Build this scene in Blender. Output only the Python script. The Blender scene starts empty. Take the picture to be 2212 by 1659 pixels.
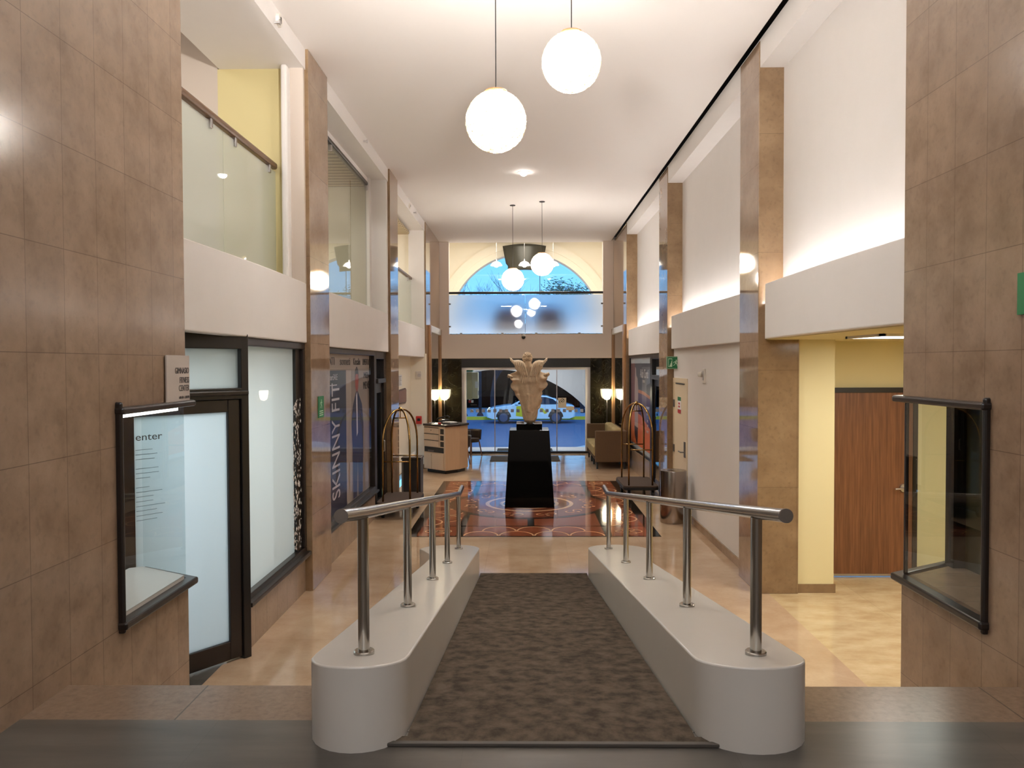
import bpy, math, random
from mathutils import Vector, Matrix
PI = math.pi
SC = bpy.context.scene
COL = SC.collection

# ------------------------------------------------------------------ camera, world, exposure
cam_d = bpy.data.cameras.new('camera'); cam = bpy.data.objects.new('camera', cam_d); COL.objects.link(cam)
cam_d.sensor_width = 36.0; cam_d.sensor_fit = 'HORIZONTAL'; cam_d.lens = 1720.0 * 36.0 / 2212.0
cam_d.clip_start = 0.05; cam_d.clip_end = 400
_yaw, _pitch, _roll = 0.0140, 0.0247, 0.0035
fw = Vector((-math.sin(_yaw) * math.cos(_pitch), math.cos(_yaw) * math.cos(_pitch), -math.sin(_pitch)))
r0 = Vector((math.cos(_yaw), math.sin(_yaw), 0)); u0 = r0.cross(fw)
rr = r0 * math.cos(_roll) - u0 * math.sin(_roll); uu = rr.cross(fw)
cam.matrix_world = Matrix(((rr.x, uu.x, -fw.x, 0), (rr.y, uu.y, -fw.y, 0), (rr.z, uu.z, -fw.z, 2.37), (0, 0, 0, 1)))
SC.camera = cam
SC.view_settings.view_transform = 'Standard'; SC.view_settings.look = 'None'
SC.view_settings.gamma = 1.0; SC.view_settings.use_curve_mapping = False
SC.view_settings.exposure = 0.95
SC.cycles.use_denoising = True
SC.cycles.max_bounces = 9; SC.cycles.diffuse_bounces = 5; SC.cycles.glossy_bounces = 4
SC.cycles.transmission_bounces = 6; SC.cycles.transparent_max_bounces = 12
SC.cycles.caustics_reflective = False; SC.cycles.caustics_refractive = False
SC.cycles.sample_clamp_indirect = 4.0; SC.cycles.blur_glossy = 0.3

world = bpy.data.worlds.new('dusk_sky'); SC.world = world; world.use_nodes = True
wn, wl = world.node_tree.nodes, world.node_tree.links
wn.clear()
wo = wn.new('ShaderNodeOutputWorld'); wb = wn.new('ShaderNodeBackground'); wc = wn.new('ShaderNodeTexCoord')
ws = wn.new('ShaderNodeSeparateXYZ'); wr = wn.new('ShaderNodeValToRGB')
wl.new(wc.outputs['Generated'], ws.inputs[0]); wl.new(ws.outputs['Z'], wr.inputs[0])
wl.new(wr.outputs[0], wb.inputs[0]); wl.new(wb.outputs[0], wo.inputs[0])
wr.color_ramp.elements[0].position = 0.0; wr.color_ramp.elements[0].color = (0.19, 0.53, 0.88, 1)
e = wr.color_ramp.elements[1]; e.position = 0.35; e.color = (0.08, 0.27, 0.72, 1)
wb.inputs[1].default_value = 1.05

# lamp and fill light strengths, kept together for tuning
BALL_E = 58.0; COVE_E = 14.0; PANEL_E = 5.0; GYM_W = 52.0; MEZZ_W = 27.0; LOBBY_FILL_W = 38.0


# ------------------------------------------------------------------ materials
def srgb(r, g, b):
    f = lambda c: (c / 255 / 12.92) if c / 255 <= 0.04045 else ((c / 255 + 0.055) / 1.055) ** 2.4
    return (f(r), f(g), f(b), 1)


def new_mat(name):
    m = bpy.data.materials.new(name); m.use_nodes = True
    nt = m.node_tree; b = nt.nodes['Principled BSDF']
    return m, nt, b


def mat(name, col, rough=0.5, metal=0.0, noise=0.0, nscale=8.0, emit=0.0, spec=0.5, coat=0.0, aniso=0.0, stretch=None, bump=0.0, col2=None):
    m, nt, b = new_mat(name)
    b.inputs['Base Color'].default_value = col; b.inputs['Roughness'].default_value = rough
    b.inputs['Metallic'].default_value = metal; b.inputs['Specular IOR Level'].default_value = spec
    b.inputs['Coat Weight'].default_value = coat; b.inputs['Coat Roughness'].default_value = 0.05
    if aniso: b.inputs['Anisotropic'].default_value = aniso
    if emit:
        b.inputs['Emission Color'].default_value = col; b.inputs['Emission Strength'].default_value = emit
    if noise or bump:
        tc = nt.nodes.new('ShaderNodeTexCoord'); mp = nt.nodes.new('ShaderNodeMapping'); n = nt.nodes.new('ShaderNodeTexNoise')
        if stretch: mp.inputs['Scale'].default_value = stretch
        n.inputs['Scale'].default_value = nscale; n.inputs['Detail'].default_value = 6; n.inputs['Roughness'].default_value = 0.6
        nt.links.new(tc.outputs['Object'], mp.inputs[0]); nt.links.new(mp.outputs[0], n.inputs['Vector'])
        if noise:
            r = nt.nodes.new('ShaderNodeValToRGB')
            c2 = col2 or tuple(max(0, c * (1 - noise)) for c in col[:3]) + (1,)
            r.color_ramp.elements[0].position = 0.35; r.color_ramp.elements[0].color = c2
            r.color_ramp.elements[1].position = 0.65; r.color_ramp.elements[1].color = col
            nt.links.new(n.outputs['Fac'], r.inputs[0]); nt.links.new(r.outputs[0], b.inputs['Base Color'])
        if bump:
            bp = nt.nodes.new('ShaderNodeBump'); bp.inputs['Strength'].default_value = bump; bp.inputs['Distance'].default_value = 0.01
            nt.links.new(n.outputs['Fac'], bp.inputs['Height']); nt.links.new(bp.outputs[0], b.inputs['Normal'])
    return m


def stone(name, c1, c2, axes, tile, offs=(0, 0), joint=0.004, jcol=0.45, rough=0.14, nscale=2.2, stretch=(1, 1, 1), vary=0.12, speck=0.25, brick_offset=0.0, spec=0.5, veins=None):
    """tiled stone: axes = which object coordinates run across / up the tiles"""
    m, nt, b = new_mat(name); N, L = nt.nodes, nt.links
    tc = N.new('ShaderNodeTexCoord'); sp = N.new('ShaderNodeSeparateXYZ'); L.new(tc.outputs['Object'], sp.inputs[0])
    cb = N.new('ShaderNodeCombineXYZ')
    L.new(sp.outputs[axes[0]], cb.inputs[0]); L.new(sp.outputs[axes[1]], cb.inputs[1])
    ad = N.new('ShaderNodeVectorMath'); ad.operation = 'ADD'; ad.inputs[1].default_value = (offs[0] + 300 * tile[0], offs[1] + 300 * tile[1], 0)
    L.new(cb.outputs[0], ad.inputs[0])
    br = N.new('ShaderNodeTexBrick'); br.offset = brick_offset; br.squash = 1.0; br.offset_frequency = 2
    br.inputs['Scale'].default_value = 1.0; br.inputs['Brick Width'].default_value = tile[0]; br.inputs['Row Height'].default_value = tile[1]
    br.inputs['Mortar Size'].default_value = joint / 2; br.inputs['Mortar Smooth'].default_value = 0.1; br.inputs['Bias'].default_value = 0
    br.inputs['Color1'].default_value = (1, 1, 1, 1); br.inputs['Color2'].default_value = (1 - vary * 2, 1 - vary * 2, 1 - vary * 2, 1)
    br.inputs['Mortar'].default_value = (jcol, jcol, jcol, 1)
    L.new(ad.outputs[0], br.inputs['Vector'])
    mp = N.new('ShaderNodeMapping'); mp.inputs['Scale'].default_value = stretch; L.new(tc.outputs['Object'], mp.inputs[0])
    n1 = N.new('ShaderNodeTexNoise'); n1.inputs['Scale'].default_value = nscale; n1.inputs['Detail'].default_value = 8; n1.inputs['Roughness'].default_value = 0.62
    L.new(mp.outputs[0], n1.inputs['Vector'])
    r1 = N.new('ShaderNodeValToRGB'); r1.color_ramp.elements[0].position = 0.32; r1.color_ramp.elements[0].color = c2
    r1.color_ramp.elements[1].position = 0.68; r1.color_ramp.elements[1].color = c1; L.new(n1.outputs['Fac'], r1.inputs[0])
    n2 = N.new('ShaderNodeTexNoise'); n2.inputs['Scale'].default_value = 28; n2.inputs['Detail'].default_value = 5
    L.new(mp.outputs[0], n2.inputs['Vector'])
    r2 = N.new('ShaderNodeValToRGB'); r2.color_ramp.elements[0].position = 0.30; r2.color_ramp.elements[0].color = (1 - speck,) * 3 + (1,)
    r2.color_ramp.elements[1].position = 0.45; r2.color_ramp.elements[1].color = (1, 1, 1, 1); L.new(n2.outputs['Fac'], r2.inputs[0])
    m1 = N.new('ShaderNodeMix'); m1.data_type = 'RGBA'; m1.blend_type = 'MULTIPLY'; m1.inputs[0].default_value = 1
    L.new(r1.outputs[0], m1.inputs[6]); L.new(r2.outputs[0], m1.inputs[7])
    m2 = N.new('ShaderNodeMix'); m2.data_type = 'RGBA'; m2.blend_type = 'MULTIPLY'; m2.inputs[0].default_value = 1
    L.new(m1.outputs[2], m2.inputs[6]); L.new(br.outputs['Color'], m2.inputs[7])
    out = m2.outputs[2]
    if veins:
        v = N.new('ShaderNodeTexNoise'); v.inputs['Scale'].default_value = 3.0; v.inputs['Detail'].default_value = 7; v.inputs['Distortion'].default_value = 1.2
        L.new(tc.outputs['Object'], v.inputs['Vector'])
        rv = N.new('ShaderNodeValToRGB'); rv.color_ramp.elements[0].position = 0.494; rv.color_ramp.elements[0].color = (0, 0, 0, 1)
        rv.color_ramp.elements[1].position = 0.5; rv.color_ramp.elements[1].color = (1, 1, 1, 1)
        e3 = rv.color_ramp.elements.new(0.506); e3.color = (0, 0, 0, 1)
        L.new(v.outputs['Fac'], rv.inputs[0])
        m3 = N.new('ShaderNodeMix'); m3.data_type = 'RGBA'; L.new(rv.outputs[0], m3.inputs[0]); L.new(out, m3.inputs[6]); m3.inputs[7].default_value = veins
        out = m3.outputs[2]
    L.new(out, b.inputs['Base Color']); b.inputs['Roughness'].default_value = rough; b.inputs['Specular IOR Level'].default_value = spec
    return m


def glass(name, tint=(1, 1, 1, 1), ior=1.45, refl=1.0, film=0.0, film_col=(0.9, 0.95, 0.95, 1), film_trans=0.6, rough=0.0, blur=0.0):
    """thin pane: fresnel reflection over see-through, plus an optional frosted film (scatters light)"""
    m = bpy.data.materials.new(name); m.use_nodes = True; nt = m.node_tree; N, L = nt.nodes, nt.links; N.clear()
    o = N.new('ShaderNodeOutputMaterial'); t = N.new('ShaderNodeBsdfTransparent'); t.inputs[0].default_value = tint
    see = t.outputs[0]
    if blur:
        rf = N.new('ShaderNodeBsdfRefraction'); rf.inputs['IOR'].default_value = ior; rf.inputs['Roughness'].default_value = blur; rf.inputs[0].default_value = tint
        see = rf.outputs[0]
    if film:
        tr = N.new('ShaderNodeBsdfTranslucent'); tr.inputs[0].default_value = film_col
        df = N.new('ShaderNodeBsdfDiffuse'); df.inputs[0].default_value = film_col
        mf = N.new('ShaderNodeMixShader'); mf.inputs[0].default_value = film_trans
        L.new(df.outputs[0], mf.inputs[1]); L.new(tr.outputs[0], mf.inputs[2])
        mx = N.new('ShaderNodeMixShader'); mx.inputs[0].default_value = film
        L.new(see, mx.inputs[1]); L.new(mf.outputs[0], mx.inputs[2]); see = mx.outputs[0]
    g = N.new('ShaderNodeBsdfGlossy'); g.inputs['Roughness'].default_value = rough
    lw = N.new('ShaderNodeLayerWeight'); lw.inputs[0].default_value = 0.5
    pw = N.new('ShaderNodeMath'); pw.operation = 'POWER'; pw.inputs[1].default_value = 5.0; L.new(lw.outputs['Facing'], pw.inputs[0])
    mu = N.new('ShaderNodeMath'); mu.operation = 'MULTIPLY_ADD'; mu.inputs[1].default_value = 0.95 * refl; mu.inputs[2].default_value = 0.045 * refl; mu.use_clamp = True
    L.new(pw.outputs[0], mu.inputs[0])
    ms = N.new('ShaderNodeMixShader'); L.new(mu.outputs[0], ms.inputs[0]); L.new(see, ms.inputs[1]); L.new(g.outputs[0], ms.inputs[2])
    L.new(ms.outputs[0], o.inputs[0])
    return m


def emission(name, col, s):
    m = bpy.data.materials.new(name); m.use_nodes = True; nt = m.node_tree; nt.nodes.clear()
    o = nt.nodes.new('ShaderNodeOutputMaterial'); e = nt.nodes.new('ShaderNodeEmission'); e.inputs[0].default_value = col; e.inputs[1].default_value = s
    nt.links.new(e.outputs[0], o.inputs[0]); return m


M = {}
M['pier'] = stone('brown_stone_tiles', srgb(160, 136, 114), srgb(135, 112, 91), ('Y', 'Z'), (0.305, 0.508), offs=(-0.21, -0.4), rough=0.17, stretch=(1, 1, 1), nscale=4.0, vary=0.045, speck=0.10, jcol=0.55)
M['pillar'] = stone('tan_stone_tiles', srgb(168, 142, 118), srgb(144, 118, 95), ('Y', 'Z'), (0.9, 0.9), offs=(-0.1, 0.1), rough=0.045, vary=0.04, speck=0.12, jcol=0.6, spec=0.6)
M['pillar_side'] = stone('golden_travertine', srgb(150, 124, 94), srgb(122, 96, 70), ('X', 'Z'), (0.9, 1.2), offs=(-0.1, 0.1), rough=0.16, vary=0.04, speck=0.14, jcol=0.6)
M['base_stone'] = stone('sill_stone', srgb(172, 150, 130), srgb(154, 132, 112), ('Y', 'Z'), (0.305, 1.0), offs=(0, 0.3), rough=0.2, vary=0.05, speck=0.12)
M['floor'] = stone('polished_tan_marble', srgb(216, 190, 160), srgb(192, 160, 128), ('X', 'Y'), (1.0, 1.0), offs=(0.45, 0.2), joint=0.003, jcol=0.7, rough=0.07, nscale=1.8, vary=0.04, speck=0.06, spec=0.6)
M['alcove_floor'] = stone('cream_travertine', srgb(226, 205, 165), srgb(196, 168, 125), ('X', 'Y'), (0.92, 0.92), offs=(0.25, 0.1), joint=0.004, jcol=0.72, rough=0.15, nscale=3.2, stretch=(1, 2.0, 1), vary=0.04, speck=0.06)
M['grey_marble'] = stone('grey_marble', srgb(102, 97, 90), srgb(78, 74, 68), ('X', 'Y'), (1.1, 0.62), offs=(0.25, 0.1), joint=0.003, jcol=0.7, rough=0.28, nscale=2.0, stretch=(0.5, 3, 1), vary=0.07, speck=0.05)
M['granite'] = stone('brown_granite', srgb(140, 118, 98), srgb(116, 95, 78), ('X', 'Y'), (1.25, 2.0), offs=(0.30, 0), joint=0.008, jcol=0.3, rough=0.28, nscale=30, vary=0.04, speck=0.25)
M['white'] = mat('white_plaster', srgb(231, 226, 222), 0.75, noise=0.02, nscale=3)
M['ceil'] = mat('ceiling_paint', srgb(236, 230, 225), 0.8)
M['plinth'] = mat('glossy_white_plinth_paint', srgb(216, 211, 203), 0.28, noise=0.03, nscale=2)
M['beige'] = mat('beige_paint', srgb(216, 201, 188), 0.7)
M['taupe'] = mat('taupe_paint', srgb(205, 192, 180), 0.8)
M['cream'] = mat('cream_paint', srgb(242, 233, 214), 0.7)
M['yellow'] = mat('pale_yellow_paint', srgb(224, 212, 166), 0.7)
M['ochre'] = mat('ochre_paint', srgb(216, 202, 150), 0.7)
M['frame'] = mat('dark_bronze_frame', srgb(34, 27, 24), 0.3, spec=0.5)
M['frame2'] = mat('black_frame', srgb(24, 21, 20), 0.3)
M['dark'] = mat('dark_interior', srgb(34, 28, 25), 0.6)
M['steel'] = mat('brushed_steel', srgb(182, 178, 172), 0.24, 1.0, noise=0.10, nscale=30, stretch=(1, 1, 0.05), aniso=0.6)
M['steel_cap'] = mat('steel_end_cap', srgb(128, 122, 116), 0.45, 1.0)
M['bin'] = mat('stainless_bin_steel', srgb(158, 146, 136), 0.22, 1.0, aniso=0.5)
M['brass'] = mat('aged_brass', srgb(178, 142, 84), 0.24, 1.0, noise=0.3, nscale=10)
M['blackstone'] = mat('black_polished_granite', srgb(5, 5, 5), 0.04, spec=0.25)
M['silver'] = mat('satin_silver', srgb(200, 196, 196), 0.3, 1.0)
M['black'] = mat('black_plastic', srgb(20, 19, 19), 0.45)
M['rubber'] = mat('black_rubber', srgb(16, 15, 15), 0.7)
M['carpet'] = mat('mottled_brown_carpet', srgb(98, 87, 75), 0.95, noise=0.5, nscale=8.0, stretch=(1.5, 1.25, 1), bump=0.3, spec=0.1, col2=srgb(62, 54, 46))
M['carpet_edge'] = mat('carpet_rubber_edge', srgb(78, 72, 66), 0.6)
M['mat'] = mat('grey_doormat', srgb(88, 82, 74), 0.95, noise=0.15, nscale=60, spec=0.1)
M['bed'] = mat('brown_cart_carpet', srgb(72, 54, 42), 0.9, noise=0.1, nscale=50)
M['woodtrim'] = mat('honey_wood_trim', srgb(172, 130, 88), 0.35, noise=0.15, nscale=6, stretch=(6, 6, 0.6))
M['greenmarble'] = stone('dark_green_marble', srgb(40, 36, 22), srgb(14, 12, 9), ('X', 'Z'), (0.62, 0.95), offs=(0.1, 0.2), rough=0.08, nscale=4.0, vary=0.05, speck=0.2, veins=(0.06, 0.056, 0.034, 1))
M['terracotta'] = mat('terracotta_inlay', srgb(158, 88, 58), 0.07, noise=0.25, nscale=5, spec=0.6)
M['rust'] = mat('rust_marble_inlay', srgb(140, 72, 46), 0.07, noise=0.25, nscale=5, spec=0.6)
M['sand'] = mat('sand_inlay', srgb(226, 184, 140), 0.07, noise=0.1, nscale=6, spec=0.6)
M['ink'] = mat('dark_green_inlay', srgb(44, 38, 30), 0.07, noise=0.3, nscale=5, spec=0.6)
M['statue'] = mat('cast_sandstone', srgb(206, 182, 152), 0.6, noise=0.18, nscale=14, bump=0.25)
M['maple'] = mat('pale_maple_laminate', srgb(212, 188, 160), 0.4, noise=0.06, nscale=5, stretch=(6, 6, 0.5))
M['maple_side'] = mat('maple_side_laminate', srgb(192, 160, 128), 0.4, noise=0.06, nscale=5, stretch=(6, 6, 0.5))
M['darktop'] = mat('dark_brown_countertop', srgb(46, 34, 30), 0.3)
M['sofa_out'] = mat('brown_sofa_fabric', srgb(104, 84, 66), 0.9, noise=0.08, nscale=80, spec=0.1)
M['sofa_in'] = mat('beige_sofa_fabric', srgb(176, 158, 114), 0.9, noise=0.08, nscale=80, spec=0.1)
M['paper'] = mat('white_paper', srgb(232, 230, 228), 0.6)
M['green'] = mat('exit_green', srgb(16, 116, 66), 0.5)
M['pale_green'] = mat('pale_green_sign_ink', srgb(206, 232, 206), 0.5)
M['lgreen'] = mat('light_green_border', srgb(136, 170, 138), 0.5)
M['ink_grey'] = mat('dark_grey_ink', srgb(84, 78, 76), 0.5)
M['signboard'] = mat('frosted_acrylic_board', srgb(202, 192, 184), 0.3)
M['red'] = mat('red_plastic', srgb(190, 36, 28), 0.4)
M['vent_white'] = mat('white_plastic', srgb(224, 218, 208), 0.4)
M['vitrine'] = mat('white_display_base', srgb(232, 228, 222), 0.25)
M['tint_glass'] = glass('dark_tinted_glass', tint=(0.42, 0.40, 0.30, 1), refl=1.6)
M['clear'] = glass('clear_glass', tint=(0.90, 0.95, 0.96, 1), refl=1.3)
M['door_glass'] = glass('frosted_white_glass', film=0.94, film_col=(0.86, 0.93, 0.97, 1), film_trans=0.85, refl=0.9)
M['win_glass'] = glass('window_film_glass', film=0.78, film_col=(0.80, 0.86, 0.86, 1), film_trans=0.7, refl=0.3)
M['rail_glass'] = glass('balcony_tinted_glass', tint=(0.88, 0.92, 0.88, 1), film=0.42, film_col=(0.86, 0.88, 0.84, 1), film_trans=0.5, refl=0.9)
M['tall_glass'] = glass('tall_clear_glass', tint=(0.82, 0.84, 0.81, 1), refl=0.9)
M['frost'] = glass('frosted_balcony_glass', film=0.05, film_col=(0.84, 0.90, 0.98, 1), film_trans=0.7, blur=0.70, ior=1.6, refl=1.3, tint=(0.90, 0.95, 1.0, 1))
M['mirror'] = mat('dim_mirror_glass', srgb(120, 110, 98), 0.03, 1.0)
M['bulb'] = emission('warm_bulb_glow', (1.0, 0.96, 0.92, 1), BALL_E)
M['string'] = mat('cream_woven_cord', srgb(244, 230, 196), 0.7)
M['cove'] = emission('cove_light', (1.0, 0.97, 0.95, 1), COVE_E)
M['panel'] = emission('ceiling_panel_light', (1.0, 0.95, 0.86, 1), PANEL_E)
M['spot'] = emission('downlight_glow', (1.0, 0.96, 0.9, 1), 25)
M['lampglow'] = emission('lamp_bowl_glow', (1.0, 0.86, 0.60, 1), 14)
M['dishglow'] = emission('dish_lamp_glow', (1.0, 0.95, 0.85, 1), 9)


def woodgrain():
    m, nt, b = new_mat('walnut_veneer'); N, L = nt.nodes, nt.links
    tc = N.new('ShaderNodeTexCoord'); mp = N.new('ShaderNodeMapping'); mp.inputs['Scale'].default_value = (26, 1, 1.1)
    n = N.new('ShaderNodeTexNoise'); n.inputs['Scale'].default_value = 2.2; n.inputs['Detail'].default_value = 6
    r = N.new('ShaderNodeValToRGB'); r.color_ramp.elements[0].position = 0.3; r.color_ramp.elements[0].color = srgb(104, 66, 44)
    r.color_ramp.elements[1].position = 0.72; r.color_ramp.elements[1].color = srgb(138, 92, 62)
    L.new(tc.outputs['Object'], mp.inputs[0]); L.new(mp.outputs[0], n.inputs['Vector']); L.new(n.outputs['Fac'], r.inputs[0]); L.new(r.outputs[0], b.inputs['Base Color'])
    b.inputs['Roughness'].default_value = 0.35
    return m


M['walnut'] = woodgrain()


def slats():
    m, nt, b = new_mat('ribbed_ceiling_boards'); N, L = nt.nodes, nt.links
    tc = N.new('ShaderNodeTexCoord'); w = N.new('ShaderNodeTexWave'); w.bands_direction = 'Y'; w.inputs['Scale'].default_value = 1.7
    r = N.new('ShaderNodeValToRGB'); r.color_ramp.elements[0].position = 0.25; r.color_ramp.elements[0].color = srgb(126, 108, 82)
    r.color_ramp.elements[1].position = 0.6; r.color_ramp.elements[1].color = srgb(214, 196, 160)
    L.new(tc.outputs['Object'], w.inputs['Vector']); L.new(w.outputs['Fac'], r.inputs[0]); L.new(r.outputs[0], b.inputs['Base Color'])
    b.inputs['Roughness'].default_value = 0.6
    return m


M['slats'] = slats()


# ------------------------------------------------------------------ mesh builder
class MB:
    def __init__(s):
        s.v = []; s.f = []; s.mi = []

    def add(s, vs, fs, mi=0):
        o = len(s.v); s.v += [tuple(map(float, p)) for p in vs]
        for f in fs:
            s.f.append([i + o for i in f]); s.mi.append(mi)
        return s

    def box(s, x0, x1, y0, y1, z0, z1, mi=0):
        vs = [(x, y, z) for x in (x0, x1) for y in (y0, y1) for z in (z0, z1)]
        return s.add(vs, [(0, 1, 3, 2), (4, 6, 7, 5), (0, 4, 5, 1), (2, 3, 7, 6), (0, 2, 6, 4), (1, 5, 7, 3)], mi)

    def prism(s, poly, a0, a1, axis='z', mi=0):
        """poly of 2D points extruded along axis: z->(x,y), y->(x,z), x->(y,z)"""
        n = len(poly)
        def p(q, a):
            return {'z': (q[0], q[1], a), 'y': (q[0], a, q[1]), 'x': (a, q[0], q[1])}[axis]
        vs = [p(q, a0) for q in poly] + [p(q, a1) for q in poly]
        fs = [tuple(range(n - 1, -1, -1)), tuple(range(n, 2 * n))] + [(i, (i + 1) % n, n + (i + 1) % n, n + i) for i in range(n)]
        return s.add(vs, fs, mi)

    def quad(s, a, b, c, d, mi=0):
        return s.add([a, b, c, d], [(0, 1, 2, 3)], mi)

    def poly(s, pts, mi=0):
        return s.add(pts, [tuple(range(len(pts)))], mi)

    def tube(s, path, r, n=10, caps=True, mi=0, closed=False):
        P = [Vector(p) for p in path]; R = r if isinstance(r, (list, tuple)) else [r] * len(P)
        m = len(P); up = None; rings = []
        for i in range(m):
            if closed: t = P[(i + 1) % m] - P[i - 1]
            else: t = P[min(i + 1, m - 1)] - P[max(i - 1, 0)]
            t.normalize()
            if up is None:
                up = Vector((0, 0, 1)) if abs(t.z) < 0.9 else Vector((1, 0, 0))
            a = t.cross(up)
            if a.length < 1e-6: a = t.cross(Vector((0, 1, 0)))
            a.normalize(); b = a.cross(t).normalized(); up = b
            rings.append([P[i] + (a * math.cos(2 * PI * k / n) + b * math.sin(2 * PI * k / n)) * R[i] for k in range(n)])
        vs = [q for g in rings for q in g]; fs = []
        for i in range(m if closed else m - 1):
            j = (i + 1) % m
            for k in range(n):
                fs.append((i * n + k, i * n + (k + 1) % n, j * n + (k + 1) % n, j * n + k))
        if caps and not closed:
            fs.append(tuple(range(n - 1, -1, -1))); fs.append(tuple((m - 1) * n + k for k in range(n)))
        return s.add(vs, fs, mi)

    def lathe(s, prof, c=(0, 0, 0), n=24, mi=0, sx=1, sy=1):
        """prof: (radius, z) from bottom to top around c"""
        vs = []; fs = []
        for (r, z) in prof:
            for k in range(n):
                a = 2 * PI * k / n; vs.append((c[0] + r * math.cos(a) * sx, c[1] + r * math.sin(a) * sy, c[2] + z))
        for i in range(len(prof) - 1):
            for k in range(n):
                fs.append((i * n + k, i * n + (k + 1) % n, (i + 1) * n + (k + 1) % n, (i + 1) * n + k))
        if prof[0][0] > 1e-5: fs.append(tuple(range(n - 1, -1, -1)))
        if prof[-1][0] > 1e-5: fs.append(tuple((len(prof) - 1) * n + k for k in range(n)))
        return s.add(vs, fs, mi)

    def ball(s, c, r, nu=20, nv=12, mi=0, sc=(1, 1, 1)):
        vs = [(c[0], c[1], c[2] - r * sc[2])]; fs = []
        for j in range(1, nv):
            ph = -PI / 2 + PI * j / nv
            for i in range(nu):
                a = 2 * PI * i / nu
                vs.append((c[0] + r * sc[0] * math.cos(ph) * math.cos(a), c[1] + r * sc[1] * math.cos(ph) * math.sin(a), c[2] + r * sc[2] * math.sin(ph)))
        vs.append((c[0], c[1], c[2] + r * sc[2])); top = len(vs) - 1
        for i in range(nu):
            fs.append((0, 1 + (i + 1) % nu, 1 + i)); fs.append((top, top - nu + i, top - nu + (i + 1) % nu))
        for j in range(nv - 2):
            for i in range(nu):
                a = 1 + j * nu; fs.append((a + i, a + (i + 1) % nu, a + nu + (i + 1) % nu, a + nu + i))
        return s.add(vs, fs, mi)

    def grid(s, fn, nu, nv, mi=0, wrap=False):
        vs = [fn(i / nu, j / nv) for j in range(nv + 1) for i in range(nu + (0 if wrap else 1))]
        w = nu if wrap else nu + 1
        fs = [(j * w + i, j * w + (i + 1) % w, (j + 1) * w + (i + 1) % w, (j + 1) * w + i) for j in range(nv) for i in range(nu)]
        return s.add(vs, fs, mi)

    def build(s, name, mats, parent=None, world=False, smooth=False, bevel=0.0, solid=0.0, segs=2, subsurf=0):
        me = bpy.data.meshes.new(name)
        vs = s.v
        if world and parent is not None:
            inv = parent.matrix_basis.inverted(); vs = [tuple(inv @ Vector(p)) for p in vs]
        me.from_pydata(vs, [], s.f)
        if not isinstance(mats, (list, tuple)): mats = [mats]
        for m_ in mats: me.materials.append(m_)
        for i, p in enumerate(me.polygons): p.material_index = s.mi[i]
        me.validate(); me.update()
        import bmesh
        bm = bmesh.new(); bm.from_mesh(me); bmesh.ops.recalc_face_normals(bm, faces=bm.faces); bm.to_mesh(me); bm.free()
        if smooth:
            for p in me.polygons: p.use_smooth = True
            if smooth != 'all': me.set_sharp_from_angle(angle=math.radians(38))
        o = bpy.data.objects.new(name, me); COL.objects.link(o)
        if parent is not None: o.parent = parent
        if solid:
            md = o.modifiers.new('solid', 'SOLIDIFY'); md.thickness = solid; md.offset = 0
        if bevel:
            md = o.modifiers.new('bevel', 'BEVEL'); md.width = bevel; md.segments = segs; md.limit_method = 'ANGLE'; md.angle_limit = math.radians(40)
        if subsurf:
            md = o.modifiers.new('sub', 'SUBSURF'); md.levels = subsurf; md.render_levels = subsurf
        return o


def tag(o, label=None, cat=None, group=None, kind=None):
    if label: o['label'] = label
    if cat: o['category'] = cat
    if group: o['group'] = group
    if kind: o['kind'] = kind
    return o


def thing(name, label, cat, loc=(0, 0, 0), rz=0.0, group=None):
    o = bpy.data.objects.new(name, None); COL.objects.link(o); o.empty_display_size = 0.1
    o.location = loc; o.rotation_euler = (0, 0, rz)
    o.matrix_basis = Matrix.Translation(loc) @ Matrix.Rotation(rz, 4, 'Z')
    return tag(o, label, cat, group)


def struct(mb, name, m, **k):
    return tag(mb.build(name, m, **k), kind='structure')


def dup(root, loc, rz=0.0, label=None, group=None):
    r = root.copy(); COL.objects.link(r); r.location = loc; r.rotation_euler = (0, 0, rz)
    if label: r['label'] = label
    if group: r['group'] = group
    for ch in list(root.children):
        c = ch.copy(); COL.objects.link(c); c.parent = r
        for g in ch.children:
            d = g.copy(); COL.objects.link(d); d.parent = c
    return r


def text(name, s, size, loc, xd, yd, m, parent=None, align='LEFT', extrude=0.001, sx=1.0, fit=None):
    """flat lettering as a mesh; xd reading direction, yd up direction"""
    cu = bpy.data.curves.new(name, 'FONT'); cu.body = s; cu.size = size; cu.extrude = extrude; cu.align_x = align; cu.resolution_u = 3
    t = bpy.data.objects.new('tmp_text', cu); COL.objects.link(t)
    dg = bpy.context.evaluated_depsgraph_get(); me = bpy.data.meshes.new_from_object(t.evaluated_get(dg))
    bpy.data.objects.remove(t); bpy.data.curves.remove(cu)
    if fit:
        xs_ = [v.co.x for v in me.vertices]; sx = fit / (max(xs_) - min(xs_))
    xd, yd = Vector(xd), Vector(yd); zd = xd.cross(yd)
    mt = Matrix(((xd.x * sx, yd.x, zd.x, loc[0]), (xd.y * sx, yd.y, zd.y, loc[1]), (xd.z * sx, yd.z, zd.z, loc[2]), (0, 0, 0, 1)))
    if parent is not None: mt = parent.matrix_basis.inverted() @ mt
    me.transform(mt); me.materials.clear(); me.materials.append(m)
    o = bpy.data.objects.new(name, me); COL.objects.link(o)
    if parent is not None: o.parent = parent
    return o


LX, RX, H = -2.24, 2.40, 5.63
YF = 21.2

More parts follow.
